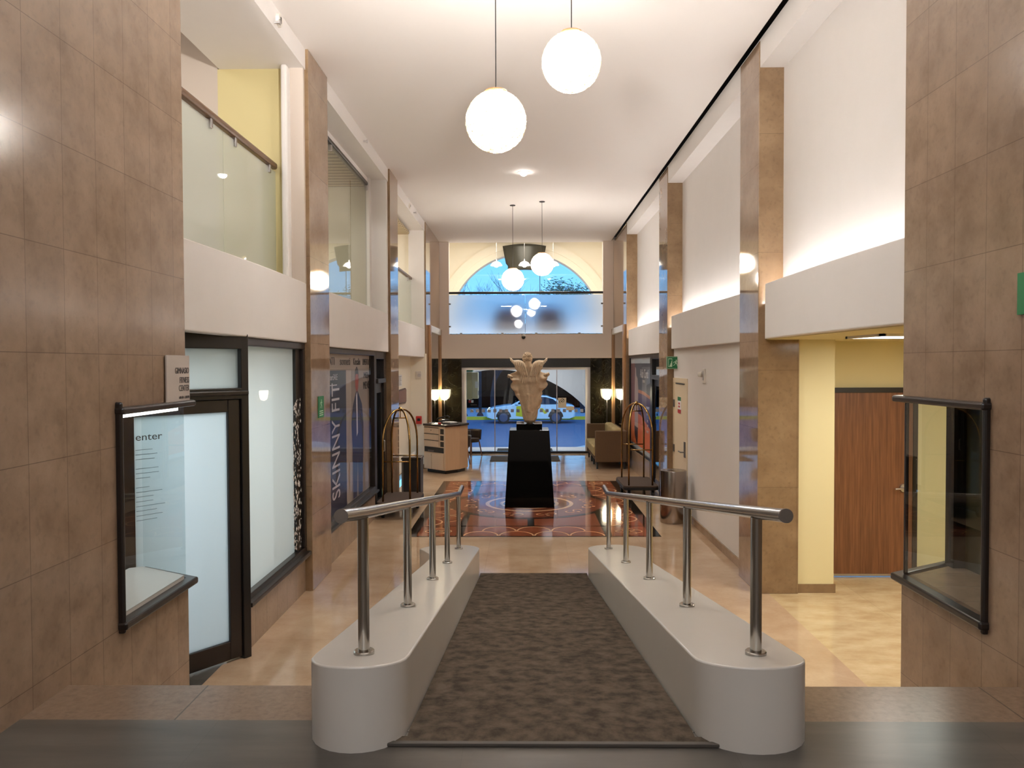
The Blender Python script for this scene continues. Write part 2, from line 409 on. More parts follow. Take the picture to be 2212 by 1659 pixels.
# ------------------------------------------------------------------ bare lights: some sit in fittings below, others are unseen added fill
def area(name, loc, sx, sy, w, col=(1, 0.95, 0.88), rot=(0, 0, 0)):
    d = bpy.data.lights.new(name, 'AREA'); d.shape = 'RECTANGLE'; d.size = sx; d.size_y = sy; d.energy = w; d.color = col
    o = bpy.data.objects.new(name, d); COL.objects.link(o); o.location = loc; o.rotation_euler = rot
    return o


def point(name, loc, w, col=(1, 0.9, 0.78), r=0.05, parent=None):
    d = bpy.data.lights.new(name, 'POINT'); d.energy = w; d.color = col; d.shadow_soft_size = r
    o = bpy.data.objects.new(name, d); COL.objects.link(o); o.location = loc
    if parent is not None: o.parent = parent
    return o


def spot(name, loc, w, angle=80, col=(1, 0.93, 0.84)):
    d = bpy.data.lights.new(name, 'SPOT'); d.energy = w; d.spot_size = math.radians(angle); d.spot_blend = 0.6; d.color = col; d.shadow_soft_size = 0.05
    o = bpy.data.objects.new(name, d); COL.objects.link(o); o.location = loc
    return o


# ================================================================== STRUCTURE
# ceiling (its edge stops short of the right beam, leaving a shadow gap)
struct(MB().box(LX - 0.02, 2.34, -6, YF + 0.2, H, H + 0.05), 'ceiling', M['ceil'])
struct(MB().box(2.34, 2.5, -6, YF + 0.2, H + 0.10, H + 0.15), 'ceiling_gap_shade', M['dark'])  # dark strip over the groove; its colour stands in for the shade there
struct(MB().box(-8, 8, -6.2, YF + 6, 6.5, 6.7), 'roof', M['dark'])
# floors
struct(MB().box(LX - 0.15, 2.52, 3.80, YF + 0.05, -0.10, 0.0), 'floor', M['floor'])
struct(MB().box(2.52, 8, 3.0, 9.2, -0.10, 0.0), 'floor_alcove', M['alcove_floor'])
struct(MB().box(-8, LX - 0.15, 3.0, 9.2, -0.10, 0.0), 'floor_gym', M['grey_marble'])
struct(MB().box(-2.5, 2.7, -6, 3.36, 0.60, 0.80).box(-2.5, -0.70, 3.36, 3.47, 0.60, 0.80).box(0.95, 2.7, 3.36, 3.47, 0.60, 0.80), 'floor_platform', M['grey_marble'])
struct(MB().box(LX, -0.70, 3.47, 3.85, 0.0, 0.80).box(0.95, RX, 3.47, 3.85, 0.0, 0.80), 'floor_platform_edge', M['granite'])
# ramp under the carpet
rs = 0.1478
def ramp_z(y): return 0.80 - rs * (y - 3.36) if y > 3.36 else 0.80
struct(MB().prism([(3.2, 0), (3.36, 0.803), (8.78, 0.003), (8.78, 0)], -0.5, 0.74, 'x'), 'floor_ramp', M['grey_marble'])
# back of the upper lobby, behind the camera
struct(MB().box(-2.5, 2.7, -6.2, -6.0, 0.6, H), 'wall_back', M['beige'])

# left pier with the corner display case cut into it
pl = [(LX, -6), (LX, 5.25), (-2.66, 5.50), (-2.74, 5.44), (-2.74, -6)]
b = MB()
b.prism(pl, 0.0, 0.93, 'z'); b.prism(pl, 2.14, H, 'z')
b.box(-2.74, LX, -6, 4.36, 0.93, 2.14)
struct(b, 'wall_left_pier', M['pier'])
# right pier
pr = [(RX, -6), (RX, 5.06), (2.92, 5.38), (3.00, 5.32), (3.00, -6)]
b = MB()
b.prism(pr, 0.0, 1.00, 'z'); b.prism(pr, 2.16, H, 'z')
b.box(RX, 3.00, -6, 4.15, 1.00, 2.16)
struct(b, 'wall_right_pier', M['pier'])

# pillars
def pillar(name, x0, x1, y0, y1, face_x):
    b = MB().box(x0, x1, y0, y1, 0.0, H)
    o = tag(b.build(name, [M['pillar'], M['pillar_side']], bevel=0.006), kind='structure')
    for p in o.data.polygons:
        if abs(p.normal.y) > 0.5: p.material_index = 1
    return o

pillar('pillar_left', -2.62, -2.21, 8.27, 9.08, 0)
pillar('pillar_left', -2.62, -2.21, 13.30, 14.12, 0)
pillar('pillar_left', -2.62, -2.22, 18.25, YF, 0)
pillar('pillar_right', RX, 2.82, 8.17, 8.87, 0)
pillar('pillar_right', RX, 2.82, 13.30, 14.10, 0)
pillar('pillar_right', RX, 2.82, 18.52, YF, 0)

# parapet bands (slightly bowed towards the hall)
def band(name, x, y0, y1, z0, z1, side, bow=0.03, th=0.10):
    n = 12; b = MB()
    pts = [(x - side * bow * math.sin(PI * i / n), y0 + (y1 - y0) * i / n) for i in range(n + 1)]
    poly = pts + [(x + side * th, y1), (x + side * th, y0)]
    b.prism(poly, z0, z1, 'z')
    return struct(b, name, M['white'], bevel=0.01)

band('wall_left_band', LX - 0.01, 5.20, 8.27, 2.60, 3.22, -1)
band('wall_left_band', LX - 0.01, 9.08, 13.30, 2.58, 3.22, -1)
band('wall_left_band', LX - 0.01, 14.12, 18.25, 2.54, 3.18, -1)
band('wall_right_band', RX + 0.03, 5.00, 8.05, 2.62, 3.17, 1, th=0.05)
band('wall_right_band', RX + 0.03, 8.87, 13.10, 2.61, 3.15, 1, th=0.05)
band('wall_right_band', RX + 0.03, 14.10, 18.40, 2.56, 3.15, 1, th=0.05)
# band undersides / mezzanine floor slabs
struct(MB().box(-8, LX - 0.10, 3.0, YF, 2.62, 3.0), 'floor_mezzanine', M['white'])
# beams along the top
struct(MB().box(-3.12, LX, 5.2, 18.3, 5.42, H + 0.05), 'beam_left', M['white'])
struct(MB().box(RX + 0.01, 2.9, 5.0, 18.6, 5.365, H + 0.02), 'beam_right', M['white'])
# upper right recess walls and cove shelf
b = MB()
for (y0, y1) in ((5.0, 8.2), (8.85, 13.32), (14.08, 18.54)):
    b.box(2.65, 2.80, y0, y1, 2.62, 5.40)
struct(b, 'wall_right_upper', M['white'])
b = MB()
for (y0, y1) in ((5.0, 8.17), (8.87, 13.30), (14.10, 18.52)):
    b.box(2.47, 2.66, y0, y1, 2.62, 2.98)
struct(b, 'trim_cove_shelf', M['white'])
for i, (y0, y1) in enumerate(((5.0, 8.10), (8.92, 13.25), (14.15, 18.45))):
    o = MB().box(2.52, 2.60, y0, y1, 2.985, 3.02).build('cove_light', M['cove'])
    tag(o, ('cove light strip behind the right parapet nearest the brown pier', 'cove light strip behind the parapet above the emergency door', 'cove light strip behind the parapet above the orange and purple poster')[i], 'light strip', 'cove lights along the right ledge')

# lower right: bay 2 white wall, its baseboard
struct(MB().box(2.51, 2.80, 8.87, 12.17, 0, 2.62), 'wall_right', M['white'])
b = MB().box(2.51, 2.80, 12.17, 13.30, 2.13, 2.62)
struct(b, 'wall_right_over_door', M['white'])
struct(MB().box(2.49, 2.51, 8.87, 12.14, 0, 0.10), 'baseboard_right', M['pillar'])
# alcove (bay 1 right): yellow walls
b = MB()
b.box(2.82, 3.20, 8.22, 8.90, 0.0, 2.62); b.box(3.20, 8, 8.87, 9.0, 2.095, 2.62); b.box(3.20, 3.385, 8.87, 9.0, 0, 2.11); b.box(4.32, 8, 8.87, 9.0, 0, 2.62)
b.box(7.8, 8, 3.0, 9.0, 0, 2.62); b.box(3.0, 8, 2.9, 3.0, 0, 2.62)
struct(b, 'wall_alcove', M['yellow'])
struct(MB().box(2.82, 3.215, 8.205, 8.22, 0, 0.09), 'baseboard_alcove', M['pillar_side'])
b = MB(); b.box(2.485, 8, 3.0, 9.0, 2.612, 2.70)
struct(b, 'ceiling_alcove', M['ochre'])
o = thing('ceiling_light', 'bright rectangular ceiling panel light in the yellow alcove', 'ceiling light', (3.60, 6.95, 2.6))
MB().box(-0.62, 0.62, -0.32, 0.32, -0.004, 0.012).build('diffuser', M['panel'], o)
MB().box(-0.66, -0.62, -0.36, 0.36, -0.010, 0.012).box(0.62, 0.66, -0.36, 0.36, -0.010, 0.012).box(-0.66, 0.66, -0.36, -0.32, -0.010, 0.012).box(-0.66, 0.66, 0.32, 0.36, -0.010, 0.012).build('frame', M['vent_white'], o)
area('alcove_panel_and_fill', (3.60, 6.95, 2.585), 1.1, 0.6, 7, (1, 0.95, 0.84))
area('alcove_panel_and_fill', (5.0, 5.2, 2.585), 1.1, 0.6, 34, (1, 0.95, 0.84))  # second light is unseen added fill that evens out the yellow walls

# left lower: bay 1 window wall (x = -2.30), gym room behind
struct(MB().box(-2.46, -2.29, 6.50, 8.27, 0, 0.40), 'wall_left_sill_base', M['base_stone'])
struct(MB().box(-2.46, -2.29, 9.08, 12.22, 0, 0.42), 'wall_left_sill_base', M['base_stone'])
b = MB(); b.box(-7.0, -6.9, 3, 9.2, 0, 2.62); b.box(-7, -2.74, 2.9, 3.0, 0, 2.62); b.box(-7, -2.46, 8.55, 8.65, 0, 2.62)
struct(b, 'wall_gym', M['white'])
struct(MB().box(-3.7, -2.98, 5.98, 6.05, 0, 2.62), 'wall_gym_yellow', M['yellow'])
area('gym_lamp', (-4.3, 6.6, 2.55), 2.6, 2.6, GYM_W, (0.86, 0.96, 1.0))
# between glazed bays: solid shop backs
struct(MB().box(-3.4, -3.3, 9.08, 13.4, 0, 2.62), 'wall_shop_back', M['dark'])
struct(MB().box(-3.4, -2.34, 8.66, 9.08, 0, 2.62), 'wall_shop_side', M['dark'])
# bay 3 left lower: cream recess
b = MB(); b.box(-2.70, -2.56, 14.12, 18.12, 0, 2.62); b.box(-2.62, -2.215, 18.08, 18.25, 0, 2.62)
struct(b, 'wall_left_cream', M['cream'])
struct(MB().box(-2.56, -2.535, 14.12, 18.10, 0, 0.10).box(-2.535, -2.2, 18.055, 18.08, 0, 0.10), 'baseboard_left', M['pillar_side'])
struct(MB().box(-2.60, LX - 0.10, 14.12, 18.1, 2.545, 2.62), 'ceiling_recess', M['cream'])
# bay 3 right lower: shop front back
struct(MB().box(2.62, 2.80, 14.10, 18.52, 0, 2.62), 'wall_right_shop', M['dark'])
struct(MB().box(2.45, 2.62, 15.46, 18.52, 0, 0.46), 'wall_right_sill_base', M['base_stone'])

# mezzanine rooms on the left
b = MB()
b.box(-5.6, -5.5, 3.0, 8.3, 3.0, 6.5); b.box(-5.5, LX - 0.1, 2.9, 3.0, 3.0, 6.5)
b.box(-5.6, -3.14, 8.24, 8.34, 3.0, 6.5)
struct(b, 'wall_mezzanine', M['taupe'])
struct(MB().box(-3.14, -2.39, 8.24, 8.34, 3.0, 5.42), 'wall_mezzanine_yellow', M['ochre'])
struct(MB().box(-2.40, LX - 0.01, 8.22, 8.30, 3.0, 5.42), 'trim_reveal', M['taupe'])
struct(MB().box(-2.45, -2.385, 8.10, 8.24, 3.2, 5.42), 'trim_reveal_edge', M['white'], bevel=0.02)
struct(MB().box(-5.6, -3.12, 3.0, 8.3, 5.85, 5.95), 'ceiling_mezzanine', M['ceil'])
b = MB()
b.box(-5.6, -5.5, 8.6, 18.3, 3.0, 5.6); b.box(-5.6, -2.62, 8.6, 8.7, 3.0, 5.6); b.box(-5.5, -2.60, 13.32, 13.42, 3.0, 5.6)
b.box(-5.5, -2.60, 14.0, 14.1, 3.0, 5.6); b.box(-5.5, -2.56, 18.2, 18.3, 3.0, 5.6)
struct(b, 'wall_mezzanine_cream', M['cream'])
struct(MB().box(-5.5, -2.58, 8.7, 13.32, 5.34, 5.40), 'ceiling_slatted', M['slats'])
struct(MB().box(-5.5, -2.58, 14.1, 18.2, 5.34, 5.40), 'ceiling_slatted', M['slats'])
b = MB()
b.box(-2.60, LX - 0.01, 13.18, 13.30, 3.0, 5.42); b.box(-2.60, LX - 0.01, 18.13, 18.25, 3.0, 5.42); b.box(-2.56, -2.50, 13.02, 13.18, 3.2, 5.42)
struct(b, 'trim_reveal', M['white'])
struct(MB().box(-2.60, -2.53, 9.08, 13.2, 5.33, 5.42), 'trim_header', M['white'])
for (y0, w) in ((6.0, MEZZ_W), (11.0, MEZZ_W), (16.2, MEZZ_W)):
    area('mezzanine_lamp', (-4.1, y0, 5.3 if y0 > 7 else 5.8), 1.2, 2.2, w, (1, 0.97, 0.90))
# right side closing walls above alcove
struct(MB().box(2.82, 3.0, 5.0, YF, 2.62, 6.5).box(2.82, 3.0, 9.0, YF, 0, 2.62), 'wall_right_outer', M['white'])

# far wall
b = MB()
b.box(-2.62, -1.97, YF, YF + 0.2, 3.17, H + .1); b.box(2.13, 2.82, YF, YF + 0.2, 3.17, H + .1)
b.box(-2.62, 2.82, YF - 0.02, YF + 0.2, 2.53, 3.17)
struct(b, 'wall_far', M['beige'])
b = MB()
b.box(-2.62, -1.64, YF, YF + 0.2, 0, 2.53); b.box(1.79, 2.82, YF, YF + 0.2, 0, 2.53)
struct(b, 'wall_far_marble', M['greenmarble'])
struct(MB().box(-1.64, 1.79, YF + 0.02, YF + 0.2, 2.29, 2.53), 'door_1_lintel', M['frame2'])
struct(MB().box(-2.6, 2.8, YF - 0.012, YF, 2.525, 2.54), 'trim_1', M['brass'])

# balcony room over the entrance and the vestibule below it
YB = 25.0
b = MB(); b.box(-3.3, -3.2, YF + 0.2, YB, 3.0, 6.5); b.box(3.4, 3.5, YF + 0.2, YB, 3.0, 6.5)
b.box(-3.3, -1.97, YF + 0.2, YF + 0.25, 3.17, 6.5); b.box(2.13, 3.4, YF + 0.2, YF + 0.25, 3.17, 6.5)
struct(b, 'wall_balcony', M['cream'])
struct(MB().box(-3.3, 3.4, YF + 0.18, YB, 2.95, 3.16), 'floor_balcony', M['white'])
struct(MB().box(-3.3, 3.4, YF, YB + 0.5, 6.2, 6.3), 'ceiling_balcony', M['cream'])
# arched wall: opening radius 2.43 about (0.065, 3.41)
def arch_wall(name, cx, cz, R, x0, x1, z0, z1, y0, y1, m, full=True, n=40):
    b = MB(); pts = []
    for i in range(n + 1):
        x = x0 + (x1 - x0) * i / n
        d = R * R - (x - cx) ** 2
        zz = cz + math.sqrt(d) if d > 0 else z0
        pts.append((x, max(z0, zz)))
    for i in range(n):
        (xa, za), (xb, zb) = pts[i], pts[i + 1]
        b.prism([(xa, za), (xb, zb), (xb, z1), (xa, z1)], y0, y1, 'y')
    return struct(b, name, m)

arch_wall('wall_arch', 0.065, 3.41, 2.43, -3.2, 3.4, 3.16, 6.2, YB, YB + 0.45, M['cream'], n=60)
b = MB()
for i in range(36):
    a0, a1 = PI * i / 36, PI * (i + 1) / 36
    q = [(0.065 + r * math.cos(a), 3.41 + r * math.sin(a)) for (r, a) in ((2.62, a0), (2.86, a0), (2.86, a1), (2.62, a1))]
    b.prism(q, YB - 0.05, YB, 'y')
struct(b, 'trim_arch', M['cream'])
b = MB()
gp = [(0.065 + 2.45 * math.cos(PI * i / 32), 3.41 + 2.45 * math.sin(PI * i / 32)) for i in range(33)]
b.poly([(x, YB + 0.40, z) for (x, z) in gp] + [(-2.38, YB + 0.40, 3.16), (2.51, YB + 0.40, 3.16)])
o = struct(b, 'window_1', M['clear'])
MB().box(0.53, 0.55, YB + 0.37, YB + 0.39, 3.16, 5.82).build('window_frame', M['frame2'], o)
# lower street arch
arch_wall('wall_street_arch', -0.8, -1.6, 3.8, -6.5, 5.5, -0.9, 3.16, YB, YB + 0.45, M['white'], n=70)
struct(MB().box(-3.3, -3.2, YF + 0.2, YB, -1, 3.0).box(3.4, 3.5, YF + 0.2, YB, -1, 3.0), 'wall_vestibule', M['white'])
struct(MB().box(-3.2, 3.4, YF + 0.05, 22.75, -0.25, -0.0), 'floor_vestibule', M['white'])
area('vestibule_lamp', (0.1, 23.2, 2.9), 3.0, 1.0, 45, (0.95, 0.95, 1.0))
area('balcony_lamp', (0.1, 22.6, 6.18), 2.4, 1.0, 95, (1, 0.94, 0.84))

# added unseen fill behind the camera: one pair lights the ceiling, three shine down
for x in (-1.9, 2.0):
    d_ = (Vector((-0.4, 6.0, H + 0.5)) - Vector((x, -1.2, 3.3)))
    up_ = area('ceiling_fill', (x, -1.2, 3.3), 0.5, 0.3, 32, (1, 0.96, 0.92)); up_.data.spread = math.radians(42)
    up_.rotation_euler = d_.to_track_quat('-Z', 'Y').to_euler()
for (x, y) in ((-0.9, -1.5), (1.0, -1.5), (0.0, -4.0)):
    area('lobby_fill', (x, y, H - 0.06), 0.6, 0.6, LOBBY_FILL_W, (0.90, 0.95, 1.0))


# ================================================================== LEFT GLAZING
def wall_frame(b, x0, x1, y0, y1, z0, z1, t, mi=0):
    b.box(x0, x1, y0, y1, z1 - t, z1, mi).box(x0, x1, y0, y1, z0, z0 + t, mi)
    b.box(x0, x1, y0, y0 + t, z0 + t, z1 - t, mi).box(x0, x1, y1 - t, y1, z0 + t, z1 - t, mi)

# window beside the gym door
b = MB(); wall_frame(b, -2.38, -2.27, 6.47, 8.27, 0.40, 2.60, 0.07)
b.box(-2.38, -2.22, 6.44, 8.27, 0.385, 0.425)
o = struct(b, 'window_2', M['frame'], bevel=0.008)
MB().quad((-2.33, 6.54, 0.47), (-2.33, 8.20, 0.47), (-2.33, 8.20, 2.53), (-2.33, 6.54, 2.53)).build('pane', M['win_glass'], o)
MB().box(-2.34, -2.30, 8.02, 8.20, 0.47, 2.53).build('inner_post', M['frame2'], o)
# etched floral strip at the far edge of the pane
random.seed(5)
b = MB()
for i in range(230):
    y = random.uniform(7.88, 8.17); z = random.uniform(0.50, 2.02); r = random.uniform(0.010, 0.028); k = 6; a0 = random.random() * 6
    b.poly([(-2.297 - 0.00001 * i, y + r * (0.45 if j % 2 else 1) * math.cos(a0 + PI * j / 5), z + r * (0.45 if j % 2 else 1) * math.sin(a0 + PI * j / 5)) for j in range(10)])
q = b.build('etched_pattern', M['paper'], o); q['label'] = 'pale floral pattern strip on the glass'
struct(MB().box(-2.42, -2.26, 6.40, 6.52, 0, 2.62), 'trim_2', M['frame'], bevel=0.02)

# gym door, set at an angle: hinge line runs from (-2.30, 6.40) back to (-2.84, 5.64)
dp0 = Vector((-2.86, 5.575, 0)); dd = (Vector((-2.285, 6.385, 0)) - dp0); dl = dd.length; ang = math.atan2(dd.y, dd.x)
o = tag(thing('door_2', 'dark framed glass gym door standing between the brown pier and the tall window', None, dp0, ang)); o['kind'] = 'structure'
W = dl
MB().box(0.0, 0.10, -0.03, 0.03, 0.02, 2.10).box(W - 0.13, W - 0.02, -0.03, 0.03, 0.02, 2.10).box(0.10, W - 0.13, -0.03, 0.03, 0.02, 0.17).box(0.10, W - 0.13, -0.03, 0.03, 2.0, 2.10).build('door_leaf', M['frame'], o, bevel=0.006)
MB().box(0.10, W - 0.13, -0.006, 0.006, 0.17, 2.0).build('pane', M['door_glass'], o)
MB().box(-0.3, W + 0.02, -0.05, 0.05, 2.10, 2.19).box(-0.3, W + 0.02, -0.05, 0.05, 2.50, 2.62).box(W - 0.02, W + 0.05, -0.05, 0.05, 0, 2.62).box(-0.07, 0.0, -0.05, 0.05, 0, 2.62).build('door_frame', M['frame2'], o, bevel=0.006)
MB().box(-0.3, W + 0.04, -0.07, 0.07, 2.13, 2.17).build('transom_bar', M['frame'], o, bevel=0.01)
MB().box(0.0, W, -0.006, 0.006, 2.19, 2.50).build('transom_pane', M['win_glass'], o)
xd = dd.normalized(); nd = Vector((xd.y, -xd.x, 0))
pp = dp0 + xd * 0.115 + nd * 0.012
text('door_lettering', 'enter', 0.075, (pp.x, pp.y, 1.83), xd, (0, 0, 1), M['ink_grey'], o, sx=1.25)
b = MB()
random.seed(3)
for i in range(16):
    z = 1.76 - i * 0.034
    if i in (3, 7): continue
    w = random.uniform(0.10, 0.22)
    b.box(0.115, 0.115 + w, -0.0125, -0.012, z, z + 0.004)
b.build('door_small_print', mat('faded_blue_ink', srgb(126, 142, 152), 0.6), o)

# ---------------------------------------------------------------- display cases in the two piers
o = thing('display_case', 'corner display case in the brown stone pier left of the gym door', 'display case', (-2.45, 4.8, 0.93))
MB().prism([(-2.26, 4.37), (-2.26, 5.235), (-2.65, 5.465), (-2.72, 5.42), (-2.72, 4.37)], 0.931, 0.975, 'z').build('base', M['vitrine'], o, world=True)
MB().quad((-2.248, 4.37, 0.975), (-2.248, 5.235, 0.975), (-2.248, 5.235, 2.10), (-2.248, 4.37, 2.10)).build('glass_front', M['clear'], o, world=True)
MB().quad((-2.25, 5.24, 0.975), (-2.65, 5.48, 0.975), (-2.65, 5.48, 2.10), (-2.25, 5.24, 2.10)).build('glass_end', M['clear'], o, world=True)
b = MB()
b.box(-2.25, -2.205, 4.335, 4.362, 0.885, 2.17)
b.prism([(-2.27, 4.33), (-2.19, 4.33), (-2.19, 5.30), (-2.68, 5.58), (-2.70, 5.52), (-2.27, 5.26)], 0.905, 0.95, 'z')
b.prism([(-2.27, 4.33), (-2.19, 4.33), (-2.19, 5.30), (-2.68, 5.58), (-2.70, 5.52), (-2.27, 5.26)], 2.10, 2.14, 'z')
b.build('case_frame', M['frame'], o, world=True, bevel=0.012)
o = thing('display_case', 'empty corner display case in the brown stone pier beside the wooden door', 'display case', (2.6, 4.6, 1.0))
MB().prism([(2.42, 4.16), (2.42, 5.05), (2.88, 5.33), (2.94, 5.28), (2.94, 4.16)], 1.001, 1.02, 'z').build('base', M['pier'], o, world=True)
MB().quad((2.408, 4.16, 1.02), (2.408, 5.045, 1.02), (2.408, 5.045, 2.13), (2.408, 4.16, 2.13)).build('glass_front', M['clear'], o, world=True)
MB().quad((2.41, 5.05, 1.02), (2.86, 5.32, 1.02), (2.86, 5.32, 2.13), (2.41, 5.05, 2.13)).build('glass_end', M['clear'], o, world=True)
MB().box(2.90, 2.92, 4.16, 5.34, 1.02, 2.15).build('back_panel', mat('olive_glossy_panel', srgb(66, 62, 44), 0.15), o, world=True)
MB().box(2.82, 2.90, 5.24, 5.34, 1.02, 2.13).build('corner_post', M['frame2'], o, world=True)
b = MB()
b.box(2.37, 2.41, 4.118, 4.148, 0.96, 2.19)
b.prism([(2.43, 4.11), (2.35, 4.11), (2.35, 5.11), (2.86, 5.42), (2.88, 5.37), (2.43, 5.08)], 0.985, 1.03, 'z')
b.prism([(2.43, 4.11), (2.35, 4.11), (2.35, 5.11), (2.86, 5.42), (2.88, 5.37), (2.43, 5.08)], 2.125, 2.165, 'z')
b.box(2.405, 2.43, 5.03, 5.06, 1.03, 2.125)
b.build('case_frame', M['frame'], o, world=True, bevel=0.012)

MB().box(-2.30, -2.27, 4.42, 5.20, 2.075, 2.095).build('light_strip', emission('case_light', (1, 0.95, 0.88, 1), 5.0), bpy.data.objects['display_case'], world=True)
# gym direction sign on the left pier
o = thing('wall_sign', 'pale acrylic gym sign on the brown stone pier above the display case', 'sign', (-2.225, 5.10, 2.28))
MB().box(-2.232, -2.222, 4.935, 5.275, 2.135, 2.435).build('board', M['signboard'], o, world=True, bevel=0.002)
for (s, z, sz, sx) in (('GIMNASIO', 2.318, 0.056, 0.80), ('FITNESS', 2.256, 0.056, 0.74), ('CENTER', 2.204, 0.056, 0.76), ('6:00 AM - 11:00 PM', 2.155, 0.024, 0.80)):
    text('lettering', s, sz, (-2.2205, 5.262, z), (0, 1, 0), (0, 0, 1), M['ink_grey'], o, 'RIGHT', sx=sx)

# ---------------------------------------------------------------- poster shop front, bay 2 left
b = MB(); wall_frame(b, -2.42, -2.29, 9.08, 12.30, 0.42, 2.58, 0.07); b.box(-2.42, -2.24, 9.08, 12.33, 0.40, 0.435)
o = struct(b, 'window_3', M['frame'], bevel=0.008)
M['shop_glass'] = glass('shop_window_glass', refl=0.34, tint=(0.94, 0.94, 0.94, 1))
MB().quad((-2.32, 9.15, 0.49), (-2.32, 12.23, 0.49), (-2.32, 12.23, 2.51), (-2.32, 9.15, 2.51)).build('pane', M['shop_glass'], o)
o = thing('shop_poster', 'grey and navy SKINNY FIT menswear poster behind the glass shop front', 'poster', (-2.36, 10.7, 1.5))
P = {k: mat('poster_' + k, c, 0.4) for k, c in dict(grey=srgb(156, 142, 132), grey2=srgb(184, 170, 158), navy=srgb(22, 26, 60), suit=srgb(28, 34, 80), black=srgb(16, 15, 20), white=srgb(214, 212, 222), skin=srgb(178, 84, 66), pink=srgb(196, 132, 116)).items()}
xp = -2.372
MB().box(xp - 0.01, xp, 9.10, 12.28, 0.45, 2.56).build('sheet', P['grey'], o, world=True)
def flat_l(name, pts, m, dx, par=None):
    return MB().poly([(xp + dx, y, z) for (y, z) in pts]).build(name, m, par or o, world=True)
flat_l('navy_strip', [(9.12, 0.46), (10.62, 0.46), (10.62, 2.30), (9.12, 2.30)], P['navy'], 0.001)
flat_l('black_strip', [(9.12, 2.12), (10.62, 2.12), (10.62, 2.30), (9.12, 2.30)], P['black'], 0.002)
flat_l('pale_band', [(9.12, 2.32), (12.25, 2.32), (12.25, 2.52), (9.12, 2.52)], P['grey2'], 0.001)
flat_l('pale_column', [(10.62, 0.46), (10.94, 0.46), (10.94, 2.30), (10.62, 2.30)], P['grey2'], 0.0015)
flat_l('figure_suit', [(11.00, 1.25), (10.94, 1.55), (11.04, 1.80), (11.22, 1.96), (11.32, 2.04), (11.42, 1.96), (11.66, 1.80), (11.76, 1.50), (11.70, 0.86), (11.66, 0.50), (11.38, 0.50), (11.34, 1.05), (11.26, 0.50), (11.02, 0.50)], P['suit'], 0.002)
flat_l('figure_shirt', [(11.27, 1.35), (11.25, 1.94), (11.33, 2.00), (11.36, 1.40)], P['white'], 0.003)
flat_l('figure_head', [(11.22, 2.04), (11.19, 2.16), (11.24, 2.26), (11.38, 2.26), (11.43, 2.16), (11.40, 2.04), (11.32, 1.97)], P['skin'], 0.003)
flat_l('figure_hair', [(11.18, 2.16), (11.20, 2.30), (11.30, 2.35), (11.40, 2.30), (11.44, 2.16), (11.38, 2.24), (11.24, 2.24)], P['black'], 0.004)
text('lettering', 'SKINNY FIT', 0.60, (xp + 0.003, 10.22, 0.66), (0, 0, 1), (0, -1, 0), P['white'], o, fit=1.47)
text('lettering', 'LIMENTAL', 0.13, (xp + 0.003, 11.72, 2.37), (0, 1, 0), (0, 0, 1), P['black'], o, fit=0.50)
text('lettering', 'Kinsalin', 0.14, (xp + 0.003, 11.08, 2.37), (0, 1, 0), (0, 0, 1), P['black'], o, fit=0.46)
text('lettering', 'sonneti', 0.15, (xp + 0.003, 10.27, 2.37), (0, 1, 0), (0, 0, 1), P['black'], o, fit=0.60)
text('lettering', 'BENTI', 0.14, (xp + 0.003, 9.50, 2.37), (0, 1, 0), (0, 0, 1), P['black'], o, fit=0.46)
text('lettering', 'MEN', 0.13, (xp + 0.003, 11.80, 2.17), (0, 1, 0), (0, 0, 1), P['black'], o, fit=0.42)
text('lettering', 'MENS', 0.16, (xp + 0.003, 11.76, 2.01), (0, 1, 0), (0, 0, 1), P['black'], o, fit=0.46)
text('lettering', 'SummerSALE', 0.11, (xp + 0.003, 9.50, 2.18), (0, 1, 0), (0, 0, 1), P['white'], o, fit=0.62)
flat_l('rule_line', [(9.50, 2.11), (10.1, 2.11), (10.1, 2.122), (9.50, 2.122)], P['white'], 0.003)
# shop door next to it
b = MB(); b.box(-2.42, -2.29, 12.30, 12.40, 0, 2.58).box(-2.42, -2.29, 13.10, 13.30, 0, 2.58).box(-2.42, -2.29, 12.40, 13.10, 2.46, 2.58).box(-2.40, -2.26, 12.40, 13.10, 2.08, 2.15)
o = tag(b.build('door_3', M['frame'], bevel=0.008), 'dark framed shop door behind the brass cart by the pillar', kind='structure')
MB().box(-2.39, -2.33, 12.40, 12.50, 0.01, 2.07).box(-2.39, -2.33, 13.00, 13.10, 0.01, 2.07).box(-2.39, -2.33, 12.5, 13.0, 0.01, 0.2).box(-2.39, -2.33, 12.5, 13.0, 1.92, 2.07).build('door_leaf', M['frame2'], o)
MB().box(-2.365, -2.355, 12.50, 13.0, 0.2, 1.92).box(-2.365, -2.355, 12.40, 13.10, 2.15, 2.46).build('pane', glass('smoked_glass', tint=(0.25, 0.25, 0.24, 1), refl=1.3), o)
MB().tube([(-2.30, 13.03, 0.95), (-2.28, 13.03, 0.96), (-2.28, 13.03, 1.12), (-2.30, 13.03, 1.13)], 0.012, 8).build('handle', M['silver'], o)

